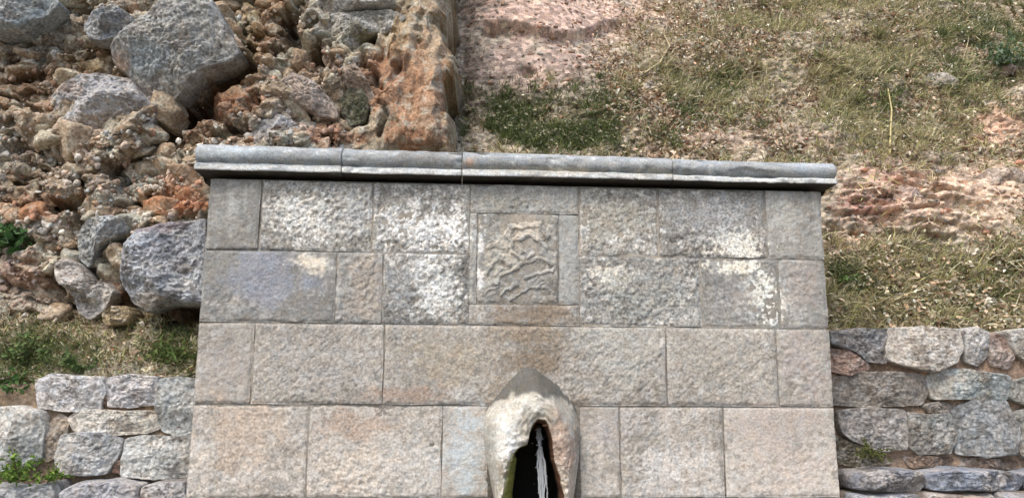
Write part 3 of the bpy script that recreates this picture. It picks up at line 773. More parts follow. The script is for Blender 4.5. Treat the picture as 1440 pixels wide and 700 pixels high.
# carved panel and its flat frame, over two courses
xa, xb = jx(660, 355), jx(814, 360)
pxa, pxb = jx(670, 365), jx(786, 365)
pza, pzb = at(728, 427, 0)[2], at(728, 300, 0)[2]
block("panel_frame", xa, xb, pzb, ZR[0], 901, (156, 155, 148), .0040, .012, gap=.0015)
block("panel_frame", xa, xb, ZR[2], pza, 902, (158, 154, 146), .0040, .012, gap=.0015)
block("panel_frame", xa, pxa, pza, pzb, 903, (156, 156, 150), .0040, .01, gap=.0006, proud=.002)
block("panel_frame", pxb, xb, pza, pzb, 904, (154, 155, 151), .0030, .01, gap=.0012, proud=.001)
STRK = [  # worn relief: polylines of raised ridges (px), half width, height
    ([(714, 328), (722, 318), (740, 314), (760, 318), (768, 330)], 7, .016), ([(712, 326), (720, 340), (718, 356), (734, 366), (762, 364), (774, 372)], 4.5, .014),
    ([(724, 338), (742, 330), (760, 338), (768, 346)], 5, .012), ([(688, 350), (700, 344), (712, 350)], 5, .010), ([(690, 372), (706, 360), (716, 372)], 5, .012),
    ([(694, 398), (712, 384), (736, 370), (748, 356)], 3.6, .013), ([(704, 414), (722, 402), (748, 388), (768, 380), (778, 382)], 3.6, .013), ([(716, 420), (742, 408), (764, 398)], 3.2, .011),
    ([(684, 384), (694, 374), (690, 362)], 4, .010), ([(700, 386), (706, 376)], 5, .010), ([(752, 372), (758, 384), (752, 392)], 3, .008), ([(744, 402), (770, 404), (776, 412)], 3, .008),
    ([(730, 346), (736, 356)], 4, .012), ([(756, 322), (762, 334), (756, 342)], 4, .010), ([(684, 412), (698, 402)], 3, .008)]
def panel_disp(x, z):
    P = np.stack([x, x*0, z], 1); u, v = proj(P)
    uu = u+3*fbm(x*28, z*28, x*0, 7); vv = v+3*fbm(x*28, z*28, x*0, 8)
    d = np.full(x.shape, -0.005)
    for pts, w, hgt in STRK:
        dd = seg_dist(uu, vv, pts)
        d = np.maximum(d, -.007+hgt*.72*(1-sstep(w*.35, w*.95, dd)))
    for a, b, r_ in [(727, 311, 5), (742, 341, 6), (754, 346, 5), (726, 352, 4), (708, 370, 4), (734, 396, 6)]:
        d = d-.012*np.exp(-((u-a)**2+(v-b)**2)/r_**2)
    d = d+0.004*fbm(x*30, z*30, x*0, 71, 3, .6)
    return d
ASHB_keep = list(ASHB)
ASHB += [(738, 322, 36, 16, 0, (206, 192, 172), .8, .7), (718, 350, 22, 24, 0, (198, 188, 170), .6, 1.0), (700, 372, 24, 24, 0, (186, 180, 162), .5, 1.0), (676, 346, 5, 16, 0, (226, 226, 222), .95, .5), (675, 385, 6, 18, 0, (222, 222, 218), .95, .6),
         (740, 400, 40, 22, 0, (142, 142, 138), .6, .5), (762, 366, 20, 4, 0, (196, 192, 180), .7, .6), (732, 306, 18, 6, 0, (120, 106, 90), .6, .5)]
block("carved_panel", pxa, pxb, pza, pzb, 905, (150, 148, 140), .0018, .004, gap=.002, disp=panel_disp, res=.0030)
ASHB[:] = ASHB_keep

# masonry core (joints) with the spout opening left free
JY = .007
jc = (142, 137, 127)
hx0, hx1 = jx(700, 640), jx(800, 640); hz1, hz0 = at(745, 575, 0)[2], 0.55
for a in [(XL+.015, hx0, JY, .5, 0, ZR[0]), (hx1, XR-.015, JY, .5, 0, ZR[0]), (hx0, hx1, JY, .5, hz1, ZR[0]), (hx0, hx1, JY, .5, 0, hz0)]:
    link("masonry_core", box_mesh("masonry_core", *a, jc), M_SOIL, FW)
for x0, x1 in [(XL-.03, -.62), (-.62, .2), (.2, .8), (.8, XR+.03)]:
    link("plinth_block", box_mesh("plinth_block", x0+.003, x1-.003, -.02, .45, 0.004, .60, (160, 152, 142)), M_ASH, FW)
for r, xs_ in [(0, [XL, -.9, -.3, jx(687, 630)]), (0, [jx(815, 630), .5, 1.0, XR])]:
    for x0, x1 in zip(xs_[:-1], xs_[1:]):
        block("stone_block", x0, x1, .60, ZR[4], int(700+x0*50), (182, 172, 160), .002, .015, depth=.14, res=.02)

# cornice: four moulded lengths
z0c = ZR[0]
prof = [(0.45, 0.158), (0.02, 0.160), (-0.004, 0.157), (-0.022, 0.150), (-0.040, 0.139)]
for a in np.linspace(70, -62, 12):
    prof.append((-0.034-0.026*math.cos(math.radians(a)), 0.102+0.034*math.sin(math.radians(a))))
prof += [(-0.034, 0.064), (-0.034, 0.060), (-0.050, 0.058), (-0.055, 0.055), (-0.056, 0.028), (-0.053, 0.024), (-0.030, 0.023), (-0.006, 0.023), (0.09, 0.022), (0.092, 0.001), (0.45, 0.001)]
prof = np.array(prof)
def cornice(x0, x1, seed, drop, endl, endr):
    n = max(20, int((x1-x0)/.006))
    xs = np.linspace(x0+.0022, x1-.0022, n)
    # resample profile
    seg = np.hypot(*np.diff(prof, axis=0).T); s = np.concatenate([[0], np.cumsum(seg)])
    fr = s[1]; ss = np.concatenate([[0], np.linspace(fr, s[-2], 64), [s[-1]]])
    py = np.interp(ss, s, prof[:, 0]); pz = np.interp(ss, s, prof[:, 1])
    X, I = np.meshgrid(xs, np.arange(len(ss)), indexing='ij')
    Y = py[I]; Z = z0c+pz[I]*(.92-.045*X)+drop*(pz[I] > .03)
    # returns at the two ends: the moulding runs back into its own profile
    infl = np.where(Y < 0.02, -Y, 0)
    nz = fbm(X*28, Z*28, Y*28, seed, 4, .65)
    chip = np.clip(fbm(X*7, Z*12, Y*7, seed+3, 3, .6)-0.35, 0, 1)
    Y2 = Y+0.0022*nz*(Y < .1)+0.035*chip*(Y < -.03)
    Z2 = Z+0.0016*fbm(X*20, Z*20, Y*20, seed+5, 3)*(Y < .1)+0.003*fbm(X*3, X*0, X*0, seed+6)
    P = np.stack([X, Y2, Z2], -1).reshape(-1, 3)
    m = len(ss); F = [grid_faces(n, m)]
    V = [P]
    # end caps
    for e, sgn in ((0, 1), (n-1, -1)):
        cen = P[e*m:(e+1)*m].mean(0)[None]; idx = sum(len(a) for a in V)
        V.append(cen); a = e*m+np.arange(m-1)
        t = np.stack([a, a+1, np.full(m-1, idx)], 1)
        F.append(t if sgn > 0 else t[:, ::-1])
    V = np.concatenate(V)
    base = np.tile(np.array([150, 154, 154.]), (len(V), 1))
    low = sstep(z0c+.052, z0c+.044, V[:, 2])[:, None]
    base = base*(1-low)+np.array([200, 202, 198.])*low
    lw = sstep(0.2, .6, fbm(V[:, 0]*22, V[:, 2]*30, V[:, 1]*22, seed+8, 4, .7))[:, None]*.5
    base = base*(1-lw)+np.array([204, 206, 204.])*lw
    dk = sstep(0.1, .6, fbm(V[:, 0]*12, V[:, 2]*50, V[:, 1]*12, seed+9, 3, .7))[:, None]*.45
    base = base*(1-dk)+np.array([110, 114, 116.])*dk
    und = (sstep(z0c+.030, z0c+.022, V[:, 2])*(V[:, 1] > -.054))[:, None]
    base = base*(1-und)+np.array([62, 58, 52.])*und      # shadow below the fillet, painted dark into the groove
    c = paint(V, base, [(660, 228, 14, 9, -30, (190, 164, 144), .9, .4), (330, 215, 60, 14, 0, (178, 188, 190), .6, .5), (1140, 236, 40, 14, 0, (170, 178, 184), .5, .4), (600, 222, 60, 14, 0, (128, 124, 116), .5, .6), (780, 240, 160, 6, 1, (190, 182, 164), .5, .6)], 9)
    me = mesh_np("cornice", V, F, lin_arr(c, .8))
    return link("cornice", me, M_COR, FW)
cx_ = lambda u, v: at(u, v, -.05)[0]
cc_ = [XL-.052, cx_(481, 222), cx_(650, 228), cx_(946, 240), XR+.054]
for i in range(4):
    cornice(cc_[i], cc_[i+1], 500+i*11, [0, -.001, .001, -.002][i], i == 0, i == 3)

# ------------------------------------------------------------------ spout hood
def resample(poly, n):
    th = np.linspace(0, 2*math.pi, n, endpoint=False)
    W = np.array([at(a, b, 0)[[0, 2]] for a, b in poly])
    return W, th
outer = [(745, 510), (758, 516), (779, 534), (794, 550), (808, 568), (816, 600), (815, 640), (808, 690), (800, 740), (785, 790), (750, 810), (715, 795), (698, 745), (694, 700), (686, 655), (679, 610), (682, 580), (694, 560), (706, 545), (728, 520)]
openp = [(755, 585), (766, 588), (772, 600), (776, 618), (780, 645), (788, 672), (793, 700), (792, 735), (782, 768), (752, 780), (724, 768), (706, 735), (706, 700), (711, 670), (720, 640), (727, 630), (741, 624), (744, 606), (748, 592)]
cpx = np.array(at(753, 650, 0)[[0, 2]])
NA = 220
th = np.linspace(0, 2*math.pi, NA, endpoint=False)
Ro = poly_radius(np.array([at(a, b, 0)[[0, 2]] for a, b in outer]), cpx, th)
Ri = poly_radius(np.array([at(a, b, -.12)[[0, 2]] for a, b in openp]), cpx, th)
for _ in range(3): Ro = (np.roll(Ro, 1)+2*Ro+np.roll(Ro, -1))/4
for _ in range(1): Ri = (np.roll(Ri, 1)+2*Ri+np.roll(Ri, -1))/4
Ri = Ri*(1+.05*fbm(np.cos(th)*4, np.sin(th)*4, th*0, 5))
rings = []
NS = 46
for s in np.linspace(0, 1, NS):
    R = Ro*(1-s)+Ri*s
    x = cpx[0]+R*np.cos(th); z = cpx[1]+R*np.sin(th)
    top = np.clip(np.sin(th), 0, 1)**2
    pr = (0.145*np.sin(min(s*1.25, 1)*math.pi/2)**(0.8))*(1-top)+top*(0.150*sstep(0, .62, s))
    pr = pr-0.012*sstep(.85, 1, s)
    nzv = (.004*ridged(x*34, z*34, x*0, 39, 3, .65)+.010*fbm(x*14, z*14, x*0+s, 31, 4, .65)+.010*max(0, s-.55)*2*ridged(x*24, z*24, x*0, 37, 3, .6)+.0025*fbm(x*80, z*80, x*0, 38, 2))*min(1, s*6)
    rings.append(np.stack([x, -pr-nzv+.006*(s == 0), z], 1))
nOut = len(rings)
for k, (yy, sc) in enumerate([(-.115, .96), (-.08, .90), (-.03, .88), (.05, .95), (.2, .96), (.31, .96)]):
    lw_ = sstep(-.1, -.5, np.cos(th))*sstep(.45, .1, np.sin(th))*[.05, .15, .2, .1, 0, 0][k]
    x = cpx[0]+Ri*(sc-lw_)*np.cos(th); z = cpx[1]+Ri*sc*np.sin(th)
    rings.append(np.stack([x+.004*fbm(x*20, z*20, x*0+yy*20, 61), np.full(NA, yy), z], 1))
V = np.concatenate(rings+[np.array([[cpx[0], .31, cpx[1]]])])
q = []
j = np.arange(NA); j2 = (j+1) % NA
for i in range(len(rings)-1):
    a = i*NA; q.append(np.stack([a+j, a+NA+j, a+NA+j2, a+j2], 1))
tri = np.stack([(len(rings)-1)*NA+j, np.full(NA, len(V)-1), (len(rings)-1)*NA+j2], 1)
base = np.tile(np.array([172, 168, 156.]), (len(V), 1))
c = paint(V, base, [(712, 620, 26, 50, 0, (210, 210, 204), .85, .25), (688, 620, 10, 50, 0, (160, 158, 148), .7, .3), (812, 620, 8, 50, 0, (140, 128, 114), .7, .3), (750, 568, 30, 14, 0, (206, 202, 190), .7, .5), (794, 630, 20, 60, -4, (172, 150, 132), .9, .2), (800, 690, 20, 34, 0, (190, 174, 154), .7, .3),
                    (703, 690, 10, 24, 0, (214, 212, 200), .6, .4)], 12)
uh, vh = proj(V)
dk_ = sstep(.15, .6, fbm(V[:, 0]*26, V[:, 2]*9, V[:, 1]*20, 401, 4, .7))[:, None]*.45
c = c*(1-dk_)+np.array([132, 122, 104.])*dk_
lt_ = sstep(.2, .6, fbm(V[:, 0]*40, V[:, 2]*40, V[:, 1]*40, 402, 3, .7))[:, None]*.4
c = c*(1-lt_)+np.array([222, 220, 212.])*lt_
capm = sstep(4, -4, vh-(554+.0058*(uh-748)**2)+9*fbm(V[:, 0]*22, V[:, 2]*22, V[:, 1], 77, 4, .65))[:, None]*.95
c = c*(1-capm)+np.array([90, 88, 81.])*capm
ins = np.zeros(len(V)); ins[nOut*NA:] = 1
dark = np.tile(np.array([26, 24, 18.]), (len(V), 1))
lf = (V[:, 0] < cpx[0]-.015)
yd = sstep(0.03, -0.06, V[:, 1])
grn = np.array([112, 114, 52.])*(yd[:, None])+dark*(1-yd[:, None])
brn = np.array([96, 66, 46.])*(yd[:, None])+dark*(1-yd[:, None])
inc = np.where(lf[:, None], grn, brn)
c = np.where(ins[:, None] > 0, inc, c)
rim = (np.arange(len(V)) >= (nOut-4)*NA) & (np.arange(len(V)) < nOut*NA) & lf & (V[:, 2] < at(720, 632, 0)[2])
c[rim] = c[rim]*.45+np.array([130, 126, 66.])*.55
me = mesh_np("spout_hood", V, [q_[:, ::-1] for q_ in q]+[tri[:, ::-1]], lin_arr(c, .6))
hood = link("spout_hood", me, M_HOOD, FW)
hood['label'] = 'bulging arched spout hood with limed pale rim around a dark opening'

def tube(name, pts, rad, mat, parent=None, n=10, noise=0.0, seed=0, rgb=(200, 200, 200), flat=1.0):
    pts = np.array(pts, float); rad = np.array(rad, float)*np.ones(len(pts))
    V = []; N = len(pts)
    tg = np.gradient(pts, axis=0); tg /= np.linalg.norm(tg, axis=1)[:, None]+1e-9
    for i in range(N):
        t = tg[i]; a = np.cross(t, [0.0, 1, 0.02]); a /= np.linalg.norm(a)+1e-9; b = np.cross(t, a)
        an = np.linspace(0, 2*math.pi, n, endpoint=False)
        r = rad[i]*(1+noise*fbm(np.cos(an)*2, np.sin(an)*2, an*0+i*.35, seed, 3))
        V.append(pts[i]+np.outer(r*np.cos(an), a)+np.outer(r*np.sin(an)*flat, b))
    V = np.concatenate(V); q = []
    jj = np.arange(n); j3 = (jj+1) % n
    for i in range(N-1): q.append(np.stack([i*n+jj, i*n+j3, (i+1)*n+j3, (i+1)*n+jj], 1))
    caps = [np.array([list(range(n))[::-1]]), np.array([list(range((N-1)*n, N*n))])]
    me = mesh_np(name, V, q+caps, lin_arr(np.tile(np.array(rgb, float), (len(V), 1)), .5))
    return link(name, me, mat, parent) if mat else me

p0 = at(757, 603, 0.0)
tube("spout_pipe", [(p0[0], .29, p0[2]+.006), (p0[0], .1, p0[2]+.004), (p0[0], 0.01, p0[2])], [.016, .016, .017], M_IRON, FW, n=16)
# short iron pin on the right lip of the opening
a = at(763, 598, -.125); b = at(778, 597, -.13)
tube("iron_pin", [a, (a+b)/2, b], .0045, M_IRON, FW, n=8)
# falling water: several strands twisting into one rope
def water():
    root = empty("water_stream", (float(p0[0]), 0, float(p0[2])), 'thin twisting stream of water falling from the dark spout opening', 'water')
    rs = np.random.default_rng(3)
    def path(i, n, dx, dy): 
        t = i/(n-1)*.42
        return np.array([p0[0]+.055*t+dx, -0.34*t+dy, p0[2]-.25*t-4.9*t*t])
    n = 110
    for k, (r, off, wob) in enumerate([(.0070, 0, .006), (.0050, .011, .007), (.0048, -.011, .007), (.0032, .017, .009), (.0030, -.017, .009), (.0028, .006, .011), (.0026, -.005, .011)]):
        pts = []; rad = []
        for i in range(n):
            s1 = float(vnoise(np.array([i*.13+k*9]), np.array([.5]), np.array([.5]), 7)[0]); s2 = float(vnoise(np.array([i*.11+k*9]), np.array([3.5]), np.array([.5]), 8)[0]); s3 = float(vnoise(np.array([i*.3]), np.array([k*5.]), np.array([.5]), 9)[0])
            g = min(1, i/20.)
            pts.append(path(i, n, off*math.cos(i*.07)*g+wob*s1*g, .006*s2)); rad.append(r*(1+.8*s3)*(1-.3*i/n))
        tube("water_strand", pts, rad, M_WATER, root, n=10, noise=.5, seed=k*5, flat=.7)
    ico = np.array([(0, 0, 1.), (1, 0, 0), (0, 1, 0), (-1, 0, 0), (0, -1, 0), (0, 0, -1)]); fi = np.array([(0, 1, 2), (0, 2, 3), (0, 3, 4), (0, 4, 1), (5, 2, 1), (5, 3, 2), (5, 4, 3), (5, 1, 4)])
    V = []; F_ = []
    for k in range(80):
        c = path(rs.uniform(15, 100), n, rs.normal(0, .013), rs.normal(0, .01)); V.append(c+ico*rs.uniform(.001, .0032)*np.array([1, 1, 1.6])); F_.append(fi+6*k)
    tag(link("water_drops", mesh_np("water_drops", np.concatenate(V), np.concatenate(F_)), M_WATER, root), kind='stuff')
water()

# ------------------------------------------------------------------ low rubble walls
def rubble_wall(label, stones, y0, seed, body_x, body_z, mortar_rgb, mortar_blobs):
    root = empty("stone_wall", ((body_x[0]+body_x[1])/2, y0+.2, 0), label, 'stone wall')
    for i, (poly, rgb, mot, bul, lab) in enumerate(stones):
        big = (max(a for a, b in poly)-min(a for a, b in poly)) > 60
        k_ = np.array([1.0, .97, .92])*(.92 if label.endswith('right of the fountain') else 1.06); rgb = tuple(np.array(rgb)*k_); mot = tuple(np.array(mot)*k_)
        me = stone_mesh("stone", poly, y0+.035, bul*.65+.018, seed+i*5, grow=1.09, sat=.55, power=7, facets=4, na=130 if big else 90, nt_=34 if big else 24, amp=.007, edge_noise=.035, rgb=rgb, mottle=mot, back=.2, pitted=.003, tilt=.35)
        o = link("stone", me, M_RUB, root)
        if lab: o['label'] = lab
    # mortar body as an uneven sheet with sides
    nx, nz = 260, 130
    X, Z = np.meshgrid(np.linspace(body_x[0], body_x[1], nx), np.linspace(body_z[0], body_z[1], nz), indexing='ij')
    x, z = X.ravel(), Z.ravel()
    y = y0+.046-0.016*fbm(x*10, z*10, x*0, seed, 4, .6)-.006*fbm(x*50, z*50, x*0, seed+4, 3, .6)
    de = np.minimum.reduce([z-body_z[0]+.5, body_z[1]-z])
    y = y+.05*np.exp(-(de/.02)**2)
    P = np.stack([x, y, z], 1)
    top = P.reshape(nx, nz, 3)[:, -1].copy(); top2 = top.copy(); top2[:, 1] = y0+.45; top2[:, 2] -= .02
    V = np.concatenate([P, top2]); off = nx*nz
    a = np.arange(nx-1)
    tf = np.stack([a*nz+nz-1, (a+1)*nz+nz-1, off+a+1, off+a], 1)
    base = np.tile(np.array(mortar_rgb, float), (len(V), 1))
    c = paint(V, base, mortar_blobs, seed)
    me = mesh_np("mortar", V, [grid_faces(nx, nz), tf], lin_arr(c, 1.0))
    link("mortar", me, M_SOIL, root)
    return root

YL = 0.12
left_st = [
    (jit([(53, 534), (78, 528), (112, 529), (146, 530), (149, 548), (140, 574), (100, 577), (58, 572)], 1, 1), (190, 192, 194), (168, 172, 182), .07, 'whitish rectangular stone at the top'),
    (jit([(157, 534), (190, 529), (222, 530), (225, 545), (219, 568), (186, 572), (156, 571)], 1, 2), (182, 182, 188), (164, 166, 174), .06, None),
    (jit([(226, 537), (250, 533), (276, 536), (276, 604), (250, 608), (228, 602), (224, 570)], 1, 3), (170, 180, 182), (152, 160, 162), .06, None),
    (jit([(101, 588), (112, 578), (140, 576), (180, 578), (216, 577), (223, 600), (205, 607), (160, 608), (112, 604)], 1, 4), (188, 184, 170), (198, 198, 192), .05, None),
    (jit([(84, 640), (92, 612), (120, 608), (150, 610), (172, 616), (166, 645), (152, 662), (118, 668), (86, 662)], 1, 5), (150, 156, 162), (172, 172, 168), .06, None),
    (jit([(176, 645), (186, 618), (205, 611), (240, 613), (274, 612), (272, 668), (220, 671), (178, 666)], 1, 6), (176, 182, 182), (158, 162, 160), .06, None),
    (jit([(-40, 590), (-10, 578), (30, 574), (62, 580), (68, 602), (58, 640), (40, 656), (-10, 658), (-40, 652)], 1, 7), (170, 178, 178), (186, 184, 176), .09, 'large rounded pale stone at the left edge'),
    (jit([(150, 544), (156, 532), (158, 556), (152, 574), (146, 566)], .5, 8), (150, 118, 96), (160, 130, 108), .02, None),
    (jit([(170, 640), (176, 624), (178, 650), (172, 666), (160, 662)], .5, 9), (150, 112, 90), (160, 130, 108), .03, None),
    (jit([(68, 600), (84, 582), (98, 590), (92, 612), (80, 640), (66, 650), (62, 630)], 1, 10), (146, 128, 108), (160, 146, 126), .025, None),
]
def z_at(u, v, y): return at(u, v, y)[2]
rubble_wall('low rubble retaining wall of pale blue grey stones left of the fountain', left_st, YL, 2000, (-4.2, XL+.0), (0.0, Z_LW_L-.005), (140, 122, 102),
            [(190, 580, 60, 10, 0, (160, 128, 100), .6, .4), (90, 620, 30, 50, 0, (134, 120, 96), .7, .4)])
YR = 0.14
right_st = [
    (jit([(1168, 466), (1200, 464), (1244, 465), (1248, 490), (1240, 512), (1214, 508), (1196, 494), (1168, 484)], 1, 11), (118, 124, 132), (136, 132, 134), .05, 'dark slate grey stone next to the fountain'),
    (jit([(1166, 490), (1188, 492), (1214, 512), (1222, 520), (1190, 526), (1168, 520)], 1, 12), (170, 134, 118), (180, 148, 132), .05, 'pinkish wedge shaped stone'),
    (jit([(1248, 466), (1290, 462), (1340, 464), (1346, 490), (1338, 508), (1306, 522), (1272, 514), (1246, 506)], 1, 13), (196, 188, 174), (206, 202, 194), .08, 'large cream white stone'),
    (jit([(1350, 468), (1368, 464), (1386, 468), (1386, 500), (1372, 514), (1354, 508)], 1, 14), (190, 194, 198), (206, 206, 204), .05, None),
    (jit([(1390, 486), (1402, 470), (1416, 478), (1424, 500), (1416, 516), (1392, 514)], 1, 15), (178, 148, 134), (190, 168, 156), .03, None),
    (jit([(1414, 466), (1440, 462), (1480, 464), (1484, 500), (1450, 512), (1426, 498)], 1, 16), (200, 200, 192), (180, 180, 170), .07, None),
    (jit([(1168, 534), (1200, 526), (1250, 524), (1294, 528), (1300, 548), (1294, 566), (1230, 568), (1168, 568)], 1, 17), (136, 128, 120), (150, 142, 132), .06, 'long brown grey stone'),
    (jit([(1306, 532), (1316, 521), (1350, 519), (1412, 528), (1417, 548), (1408, 562), (1350, 560), (1310, 560)], 1, 18), (158, 176, 180), (180, 176, 164), .06, 'long blue grey stone'),
    (jit([(1420, 536), (1450, 530), (1500, 532), (1500, 572), (1450, 572), (1420, 560)], 1, 19), (140, 150, 148), (156, 158, 150), .05, None),
    (jit([(1298, 568), (1318, 564), (1338, 568), (1334, 580), (1304, 580)], .6, 20), (150, 146, 140), (160, 150, 140), .03, None),
    (jit([(1176, 578), (1210, 573), (1268, 577), (1274, 600), (1268, 628), (1230, 632), (1196, 620), (1178, 604)], 1, 21), (152, 150, 150), (166, 162, 158), .06, None),
    (jit([(1276, 582), (1300, 584), (1328, 584), (1338, 612), (1330, 636), (1290, 636), (1274, 624)], 1, 22), (140, 148, 148), (160, 156, 148), .05, None),
    (jit([(1340, 576), (1370, 566), (1410, 568), (1424, 596), (1420, 634), (1380, 640), (1346, 634), (1334, 604)], 1, 23), (142, 152, 160), (158, 164, 168), .06, None),
    (jit([(1426, 580), (1450, 576), (1500, 580), (1500, 640), (1440, 644), (1424, 620)], 1, 24), (156, 158, 150), (170, 166, 154), .05, None),
    (jit([(1172, 612), (1194, 624), (1230, 636), (1250, 650), (1210, 656), (1176, 650)], 1, 25), (120, 112, 92), (130, 124, 104), .04, None),
    (jit([(1268, 642), (1310, 640), (1340, 644), (1330, 654), (1280, 656)], .8, 26), (150, 122, 104), (160, 132, 112), .03, None),
    (jit([(1344, 644), (1380, 644), (1430, 648), (1420, 658), (1350, 656)], .8, 27), (156, 128, 110), (160, 140, 120), .03, None),
]
rubble_wall('low rubble retaining wall of mixed grey and cream stones right of the fountain', right_st, YR, 2400, (XR-.0, 4.6), (0.0, Z_LW_R-.01), (146, 126, 108),
            [(1300, 522, 120, 6, 0, (172, 138, 116), .6, .4), (1230, 570, 80, 8, 0, (96, 88, 76), .6, .3), (1400, 520, 60, 8, 0, (170, 140, 118), .6, .3)])

# stepped ledges at the foot of both low walls
def ledge(label, polys, y0, seed, xr, ztop):
    root = empty("stone_ledge", ((xr[0]+xr[1])/2, y0, 0), label, 'stone ledge')
    for i, (poly, rgb, bul) in enumerate(polys):
        me = stone_mesh("ledge_stone", poly, y0, bul, seed+i, sat=.55, power=2.6, facets=5, na=150, nt_=36, amp=.012, edge_noise=.03, rgb=rgb, mottle=(170, 160, 150), back=.25, pitted=.002, tilt=.3)
        link("ledge_stone", me, M_RUB, root)
    link("ledge_core", box_mesh("ledge_core", xr[0], xr[1], y0-.02, y0+.3, 0.003, ztop, (128, 118, 108)), M_SOIL, root)
ledge('rough grey ledge at the foot of the left low wall', [
    ([(-60, 690), (-20, 680), (40, 684), (80, 676), (92, 700), (84, 760), (-60, 770)], (160, 162, 160), .10),
    ([(86, 690), (110, 677), (170, 674), (200, 680), (204, 720), (196, 770), (92, 768)], (152, 152, 156), .10),
    ([(200, 684), (226, 676), (262, 674), (272, 700), (270, 768), (204, 768)], (150, 144, 138), .09)], 0.06, 2700, (-4.2, XL-.002), z_at(150, 705, .06))
ledge('flat blue grey ledge at the foot of the right low wall', [
    ([(1186, 664), (1230, 657), (1290, 660), (1300, 680), (1290, 690), (1230, 690), (1188, 686)], (126, 128, 136), .12),
    ([(1296, 664), (1340, 657), (1420, 662), (1440, 676), (1430, 690), (1350, 688), (1300, 688)], (124, 136, 156), .13),
    ([(1432, 664), (1470, 660), (1510, 664), (1510, 690), (1440, 690)], (120, 128, 146), .12),
    ([(1184, 690), (1230, 692), (1286, 692), (1292, 760), (1184, 764)], (146, 150, 160), .15),
    ([(1292, 690), (1340, 692), (1384, 690), (1392, 760), (1296, 764)], (170, 146, 128), .15),
    ([(1390, 690), (1440, 692), (1510, 692), (1510, 764), (1396, 764)], (156, 152, 154), .15)], 0.08, 2800, (XR+.002, 4.6), z_at(1300, 690, .08))

# ground in front
nx, ny = 60, 60
X, Y = np.meshgrid(np.linspace(-40, 40, nx), np.concatenate([np.linspace(-60, -6, 20), np.linspace(-5.5, 0.6, 40)]), indexing='ij')
P = np.stack([X.ravel(), Y.ravel(), X.ravel()*0], 1)
me = mesh_np("ground", P, grid_faces(nx, 60), lin_arr(np.tile(np.array([122, 114, 104.]), (len(P), 1)), .8))
tag(link("ground", me, M_SOIL), kind='structure')

# ------------------------------------------------------------------ vegetation and litter
def normals_of(G):
    dx = np.gradient(G, axis=0); dz = np.gradient(G, axis=1)
    n = np.cross(dz, dx); n /= np.linalg.norm(n, axis=2)[..., None]+1e-9
    n[n[..., 1] > 0] *= -1
    return n
NH = normals_of(HILL); NC = normals_of(CL['P'])

def pick(G, N, n, dens, seed):
    """n random spots of a surface, thinned by dens(u, v, P)"""
    rs = np.random.default_rng(seed)
    out = []; outn = []
    a, b = G.shape[:2]
    Gm = G.reshape(-1, 3)
    u, v = proj(Gm)
    ok = (u > -60) & (u < 1500) & (v > -60) & (v < 720)
    idx = np.nonzero(ok)[0]
    area = np.linalg.norm(np.cross(np.gradient(G, axis=0), np.gradient(G, axis=1)), axis=2).ravel()
    w = area[idx]*np.clip(dens(u[idx], v[idx], Gm[idx]), 0, None)
    tot = w.sum()
    if tot <= 0: return np.zeros((0, 3)), np.zeros((0, 3))
    s = rs.choice(idx, size=n, p=w/tot)
    P = Gm[s]+rs.normal(0, .004, (n, 3))
    return P, N.reshape(-1, 3)[s]

def blades(name, P, N, L, W, pal, seed, lean=.8, label=None, mat=None, kind='stuff', parent=None, cat=None, curl=.5, upw=1.0):
    """tapered bent blades: three cross-sections and a tip"""
    rs = np.random.default_rng(seed); n = len(P)
    if n == 0: return
    L = L*rs.uniform(.5, 1.4, n); W = W*rs.uniform(.7, 1.3, n)
    d = N*.55+np.array([0, -.15, upw])+rs.normal(0, lean, (n, 3)); d /= np.linalg.norm(d, axis=1)[:, None]
    side = np.cross(d, rs.normal(0, 1, (n, 3))); side /= np.linalg.norm(side, axis=1)[:, None]
    g = np.array([0, -.3, -1.0])*curl+rs.normal(0, .35, (n, 3))
    V = np.zeros((n, 7, 3))
    for k, t in enumerate((0, .4, .75)):
        c = P+d*(L*t)[:, None]+g*(L*t*t*.6)[:, None]
        w = W*(1-.5*t)*.5
        V[:, 2*k] = c-side*w[:, None]; V[:, 2*k+1] = c+side*w[:, None]
    V[:, 6] = P+d*L[:, None]+g*(L*.6)[:, None]
    o = (np.arange(n)*7)[:, None]
    q = np.concatenate([o+np.array([[0, 1, 3, 2]]), o+np.array([[2, 3, 5, 4]])]); t3 = o+np.array([[4, 5, 6]])
    pal = np.array(pal, float)
    c = pal[rs.integers(len(pal), size=n)]*rs.uniform(.8, 1.15, (n, 1))
    c = np.repeat(c, 7, 0)
    me = mesh_np(name, V.reshape(-1, 3), [q, t3], lin_arr(c, 1.0), smooth=False)
    ob = link(name, me, mat or M_DRY, parent)
    if kind: tag(ob, kind=kind)
    if label: ob['label'] = label
    if cat: ob['category'] = cat
    return ob

